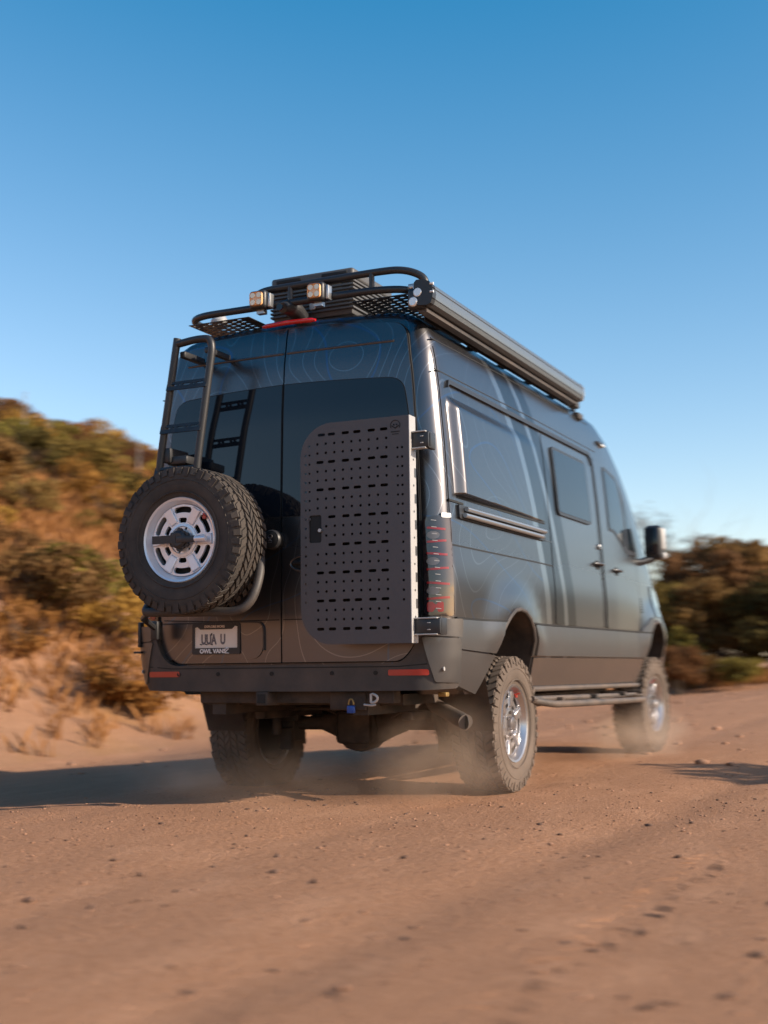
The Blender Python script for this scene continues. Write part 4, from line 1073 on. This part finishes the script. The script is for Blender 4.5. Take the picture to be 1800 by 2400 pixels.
def plant(name, label, cat, loc, s, rz, crown, stem, group=None, cname='crown', sname='stem', sz=1.0):
    o = bpy.data.objects.new(name, None); link(o, None, label, cat, group); o.location = loc; o.rotation_euler = (0, 0, rz); o.scale = (s, s, s*sz)
    if crown: link(bpy.data.objects.new(cname, crown), o)
    if stem: link(bpy.data.objects.new(sname, stem), o)
    return o
SH = {}
for i, k in enumerate(('olive', 'gold', 'brown', 'dark', 'green')):
    SH[k] = [leaves_mesh('shrub_leaves', 3000, .62, .42, .46, .034, LM[k], 22, 10*i+j, 2.2) for j in range(2)]
SHS = [stems_mesh('shrub_stems', .62, 1.0, 7, .012, M['bark'], j) for j in range(2)]
GN = {'olive': 'olive green desert shrub on the brushy hillside', 'gold': 'golden dry bush on the brushy hillside', 'brown': 'brown withered bush on the brushy hillside', 'dark': 'dark green shrub on the brushy hillside', 'green': 'yellow green shrub on the brushy hillside'}
def hill_shrub(x, y, k, s, label=None, sz=1.0):
    j = random.randint(0, 1)
    plant('desert_shrub', label or GN[k], 'shrub', (x, y, terrain(x, y, False)-.03), s, random.uniform(0, 6.28), SH[k][j], SHS[j], group='shrubs on the hillside' if not label else None, sz=sz)
def at(px, py, d):
    """point at horizontal distance d from the photographer along the bearing of a display pixel (1659 wide)"""
    u = Vector(((px*1800/1659-900)/2959.3, -(py*1800/1659-1200)/2959.3, 1)); w = rt2*u.x+up2*u.y+fw*u.z
    h = math.hypot(w.x, w.y); return CAM_LOC.x+w.x/h*d, CAM_LOC.y+w.y/h*d
cnt = 0
for (px, d, k, s, lab) in ((55, 26.5, 'dark', 1.3, 'dark green shrub on the hill crest, farthest left'), (95, 27.5, 'olive', .8, 'low olive shrub on the crest beside the dark one'), (190, 27.5, 'olive', 1.5, 'broad olive shrub standing on the hill crest'), (150, 26, 'gold', 1.0, 'golden bush just below the hill crest'),
        (275, 29, 'dark', .9, 'small dark shrub on the crest left of the ladder'), (320, 26, 'green', 1.5, 'yellow green shrub high on the hill by the ladder'), (185, 20.5, 'olive', 1.5, 'large olive brown shrub halfway up the hillside'), (130, 20, 'brown', 1.4, 'brown bush in the middle of the slope'),
        (265, 20, 'gold', 1.2, 'golden bush on the slope just left of the spare tyre'), (305, 18.0, 'gold', 1.25, 'broad golden bush low on the slope behind the spare tyre'), (45, 18.5, 'gold', .9, 'golden bush low on the slope at the far left')):
    x, y = at(px, 1200, d); hill_shrub(x, y, k, s, lab)
tries = 0; seen = {}
def bearing_px(x, y, z):
    d = Vector((x, y, z))-CAM_LOC; w = d.dot(fw)
    return (900+2959.3*d.dot(rt2)/w)*1659/1800 if w > .5 else -9999
HUE = {'olive': 'olive green desert shrub', 'gold': 'golden dry bush', 'brown': 'brown withered bush', 'dark': 'dark green shrub', 'green': 'yellow green shrub'}
while cnt < 100 and tries < 6000:
    tries += 1
    x = -random.uniform(9.3, 24); y = random.uniform(-1, 44)
    if random.random() > .25+.75*min(1, (-x-9)/5): continue
    z = terrain(x, y, False); px = bearing_px(x, y, z)
    if not (-50 < px < 400): continue
    k = random.choices(('olive', 'gold', 'brown', 'dark', 'green'), (2, 7, 5, 1, 2))[0]; s = random.uniform(.5, 1.3)*(.6 if x > -11 else 1)
    lab = ('small ' if s < .7 else 'large ' if s > 1.0 else 'middling ')+HUE[k]+(' at the foot of' if z < .6 else ' on the lower part of' if z < 2 else ' halfway up' if z < 4 else ' high up on')+' the hill'+(' at the far left' if px < 90 else ' left of the spare wheel' if px < 260 else ' behind the spare wheel')
    hill_shrub(x, y, k, s, lab); bpy.context.view_layer.objects
    cnt += 1
for o in COL.objects:
    if o.name.startswith('desert_shrub'): o['group'] = 'shrubs on the hillside'
# dried flower stalks on the crest
for (px, d, h, lab) in ((52, 27.0, 1.35, 'tall thin dried stalk rising from the crest shrub'), (300, 29.5, 1.25, 'thin grey dried stalk on the crest nearest the ladder'), (104, 28, .8, 'short dried stalk on the hill crest')):
    x, y = at(px, 900, d); bm = bm_new(); add_tube(bm, [(0,0,-.1),(.01,0,h*.5),(.02,.01,h)], [.022,.018,.010], 6)
    for i in range(5): a = i*1.3; z = h*(.72+.06*i); add_tube(bm, [(.015,0,z),(.015+.10*math.cos(a),.10*math.sin(a),z+.05)], .006, 5)
    o = obj('dried_stalk', bm, M['palebark'], None, label=lab, cat='plant'); o.location = (x, y, terrain(x, y, False)+.3)
# dry grass as ground cover
def blades(name, N, area, hgt, mat, dens=None, seed=3, blades_=5, width=.010):
    g = np.random.default_rng(seed); V = []; F = []; n = 0
    while n < N:
        x = g.uniform(area[0], area[1]); y = g.uniform(area[2], area[3])
        if dens and g.random() > dens(x, y): continue
        z = terrain(x, y, False)
        for b in range(blades_):
            a = g.uniform(0, 6.283); l = hgt*g.uniform(.5, 1.3); lean = g.uniform(.15, .8); ox, oy = g.normal(0, .05, 2); w = width*g.uniform(.7, 1.5)
            ca, sa = math.cos(a), math.sin(a); i = len(V)
            V += [(x+ox-sa*w, y+oy+ca*w, z-.01), (x+ox+sa*w, y+oy-ca*w, z-.01), (x+ox+ca*l*lean*.5, y+oy+sa*l*lean*.5, z+l*.7), (x+ox+ca*l*lean, y+oy+sa*l*lean, z+l)]
            F += [(i, i+1, i+2), (i+1, i+3, i+2)]
        n += 1
    me = bpy.data.meshes.new(name); me.from_pydata(V, [], F); me.materials.append(mat)
    return link(bpy.data.objects.new(name, me), kind='stuff')
g1 = blades('dry_grass', 30000, (-24, -6.2, -2, 44), .30, LM['grass'], lambda x, y: min(1, max(.12, (-x-6.2)/5)) * (.3+.7*(fbm(x, y, .33, 2, 8.) > -.08)), 3, 5, .012)
g1['label'] = 'dry golden grass covering the hillside'
g2 = blades('dry_grass', 5200, (-12, 4, 37.6, 47), .45, LM['grass'], lambda x, y: .25+.75*(fbm(x, y, .4, 2, 18.) > -.1), 5, 5, .018)
g2['label'] = 'brown grass fringe along the far bend of the road'

# trees beyond the bend
def tree_meshes(k, seed, n=5200, rx=1.5, rz=1.15, z0=1.75, size=.105):
    return leaves_mesh('tree_crown', n, rx, rz, z0, size, LM[k], 26, seed, 1.7, .3)
TC = {'rust': [tree_meshes('rust', 51), tree_meshes('rust', 52)], 'brown': [tree_meshes('brown', 53)], 'olive': [tree_meshes('olive', 54)], 'green': [tree_meshes('green', 55, 3600, .9, 1.0, 1.3)], 'dark': [tree_meshes('dark', 56)]}
TS = [stems_mesh('tree_trunk', 1.7, .9, 4, .06, M['bark'], 60+j, 2) for j in range(2)]
for i, (px, d, k, s, sz, lab) in enumerate(((1432, 47, 'olive', 1.15, 1.1, 'olive tree just right of the van at the bend'), (1462, 45, 'green', .95, 1.0, 'bright green bush beside the van front at the bend'), (1500, 50, 'rust', 1.6, 1.1, 'rusty brown tree in the clump at the bend'), (1545, 47, 'brown', 1.3, 1.0, 'dull brown tree in the middle of the roadside clump'),
        (1575, 52, 'rust', 1.75, 1.15, 'tallest rusty tree with an uneven crown at the bend'), (1625, 48, 'rust', 1.5, 1.05, 'rusty brown tree toward the right edge of the clump'), (1660, 50, 'brown', 1.7, 1.1, 'tall brown tree at the right edge of view'), (1520, 43.5, 'brown', .55, .8, 'low brown bush in front of the tree clump'), (1600, 43, 'olive', .5, .8, 'low olive bush in front of the tree clump'), (1470, 42, 'brown', .62, .9, 'brown bush at the road edge beside the van'), (1395, 52, 'olive', 1.0, 1.0, 'olive tree partly hidden behind the van bonnet'), (1700, 46, 'dark', 1.3, 1.0, 'dark tree just past the right end of the clump'))):
    x, y = at(px, 1450, d); m = TC[k][i % len(TC[k])]
    plant('mesquite_tree', lab, 'tree', (x, y, terrain(x, y, False)-.05), s, i*1.7, m, TS[i % 2], cname='crown', sname='trunk', sz=sz)
for i, (px, d, h, lab) in enumerate(((1410, 56, 7.5, 'tall thin leafless tree against the sky above the mirror'), (1474, 54, 5.2, 'sparse pale green tree against the sky right of the mirror'))):
    x, y = at(px, 1400, d); st = stems_mesh('bare_trunk', h*.80, .30, 4, .045, M['palebark'], 70+i, 3)
    cr = leaves_mesh('twigs', 750 if i == 0 else 1300, 1.25 if i == 0 else 1.7, 1.7 if i == 0 else 1.35, h*.76, .055, LM['pale'] if i == 0 else LM['olive'], 46, 80+i, 4.5, .25)
    plant('bare_tree' if i == 0 else 'sparse_tree', lab, 'tree', (x, y, terrain(x, y, False)-.05), 1.0, i*2.0, cr, st, cname='crown', sname='trunk')
# roadside trees on the sunny side, whose shade crosses the road and whose shapes show in the paintwork
for i, (x, y, k, s) in enumerate(((9.6, 3.3, 'olive', 1.15), (12.0, 14, 'dark', 1.0), (11, 19, 'brown', 1.1), (10.5, 24, 'dark', 1.2), (12, 28, 'rust', 1.3), (11, 33, 'dark', 1.35), (13.5, 38, 'rust', 1.5), (11.5, 44, 'brown', 1.4), (16, 50, 'dark', 1.7), (19, 58, 'rust', 1.8))):
    o = plant('mesquite_tree', 'roadside tree past the right of the picture', 'tree', (x, y, terrain(x, y, False)-.05), s, i*2.1, TC[k][0], TS[i % 2], group='trees along the sunny side of the road', cname='crown', sname='trunk')

# ------------------------------------------------------------------ loose stones, clods and tyre print on the road
M['stone'] = plain('dirt_coloured_stone', (.30, .16, .095), .95, var=.35, scale=3)
M['clod'] = plain('dark_dirt_clod', (.12, .066, .043), .95, var=.35, scale=3)
def stones(name, N, area, r0, r1, seed, mat, label):
    g = np.random.default_rng(seed); bm0 = bmesh.new(); bmesh.ops.create_icosphere(bm0, subdivisions=1, radius=1); base = np.array([v.co[:] for v in bm0.verts]); fc = np.array([[v.index for v in f.verts] for f in bm0.faces]); bm0.free()
    V = []; F = []; n = 0
    for i in range(N):
        t = g.random()
        x = g.uniform(area[0], area[1]); y = g.uniform(area[2], area[3]); r = r0+(r1-r0)*g.random()**4
        q = base*(1+.28*g.normal(size=(len(base), 1)))*r*np.array([1, 1, .55])*(.7+.6*g.random(3))
        a = g.uniform(0, 6.283); c, s = math.cos(a), math.sin(a); q = q @ np.array([[c, s, 0], [-s, c, 0], [0, 0, 1]])
        V.append(q+np.array([x, y, terrain(x, y)+r*.12])); F.append(fc+n); n += len(base)
    me = bpy.data.meshes.new(name); me.from_pydata(np.concatenate(V).tolist(), [], np.concatenate(F).tolist()); me.materials.append(mat); me.shade_smooth()
    o = link(bpy.data.objects.new(name, me), kind='stuff'); o['label'] = label; return o
stones('gravel', 4000, (-1.5, 5.2, -4.6, 3.2), .003, .011, 21, M['stone'], 'small loose gravel over the dirt road')
stones('gravel', 2600, (-9, 9, 3, 34), .008, .05, 22, M['stone'], 'loose stones over the far dirt road')
stones('dirt_clods', 800, (-.6, 5.0, -4.6, 1.6), .004, .019, 23, M['clod'], 'dark clods scattered over the near road')
def print_track():
    V = []; F = []; g = random.Random(4)
    x0, y0 = 2.545, -3.7; x1, y1 = 2.585, -1.0
    for i in range(62):
        t = i/61; cx = x0+(x1-x0)*t+.02*math.sin(i*.4); cy = y0+(y1-y0)*t
        for sg in (-1, 1):
            if g.random() < .4: continue
            bx = cx+sg*.055; by = cy+g.uniform(-.008, .008); h = g.uniform(.001, .0042); w = g.uniform(.022, .042)
            P = [(bx-w, by-.010+sg*.016, -.004), (bx+w, by-.010-sg*.016, -.004), (bx+w, by+.014-sg*.016, -.004), (bx-w, by+.014+sg*.016, -.004), (bx-w*.8, by+sg*.014, h), (bx+w*.8, by-sg*.014, h)]
            n = len(V); V += [(p[0], p[1], terrain(p[0], p[1])+p[2]) for p in P]
            F += [(n, n+1, n+5, n+4), (n+1, n+2, n+5), (n+2, n+3, n+4, n+5), (n+3, n, n+4)]
    me = bpy.data.meshes.new('tyre_print'); me.from_pydata(V, [], F); me.materials.append(M['road'])
    o = link(bpy.data.objects.new('tyre_print', me), kind='stuff'); o['label'] = 'knobbly tyre print pressed into the near road'
print_track()

# ------------------------------------------------------------------ dust thrown up by the wheels
def dust(name, loc, size, dens, seed, label):
    t = NT('dust_'+name); co = t.coord('Generated')
    v = t.add('ShaderNodeVectorMath', operation='SUBTRACT'); t.lk(co, v.inputs[0]); v.inputs[1].default_value = (.5, .5, .5)
    ln = t.add('ShaderNodeVectorMath', operation='LENGTH'); t.lk(v.outputs[0], ln.inputs[0])
    fall = t.math('SUBTRACT', 1.0, t.math('MULTIPLY', ln.outputs['Value'], 2.05), clamp=True)
    n = t.noise(t.mapping(co, (2.6, 2.6, 1.8), loc=(seed, seed*.7, 0)), 1.6, 5, .6, .4)
    n = t.math('MULTIPLY', t.math('SUBTRACT', n, .36, clamp=True), 3.2, clamp=True)
    d = t.math('MULTIPLY', t.math('MULTIPLY', fall, n), dens)
    pv = t.add('ShaderNodeVolumePrincipled'); pv.inputs['Color'].default_value = (.88, .70, .55, 1); pv.inputs['Anisotropy'].default_value = .3
    t.lk(d, pv.inputs['Density']); t.lk(pv.outputs[0], t.out.inputs['Volume'])
    bm = bmesh.new(); bmesh.ops.create_icosphere(bm, subdivisions=3, radius=1); bmesh.ops.scale(bm, vec=Vector(size), verts=bm.verts)
    o = obj(name, bm, t.m, None, kind='stuff'); o.location = loc; o['label'] = label; return o
dust('dust_cloud', (.75, .75, .22), (.55, .75, .42), 2.5, 1.3, 'tan dust thrown up behind the near rear wheel')
dust('dust_cloud', (-.95, .75, .12), (.75, .75, .42), 1.25, 4.1, 'tan dust curling behind the far rear wheel')
dust('dust_cloud', (.95, 4.3, .16), (.45, 1.1, .32), 2.6, 7.7, 'tan dust at the near front wheel')
dust('dust_cloud', (.35, -.35, .12), (1.1, .55, .26), .6, 9.2, 'thin dust drifting low behind the van')
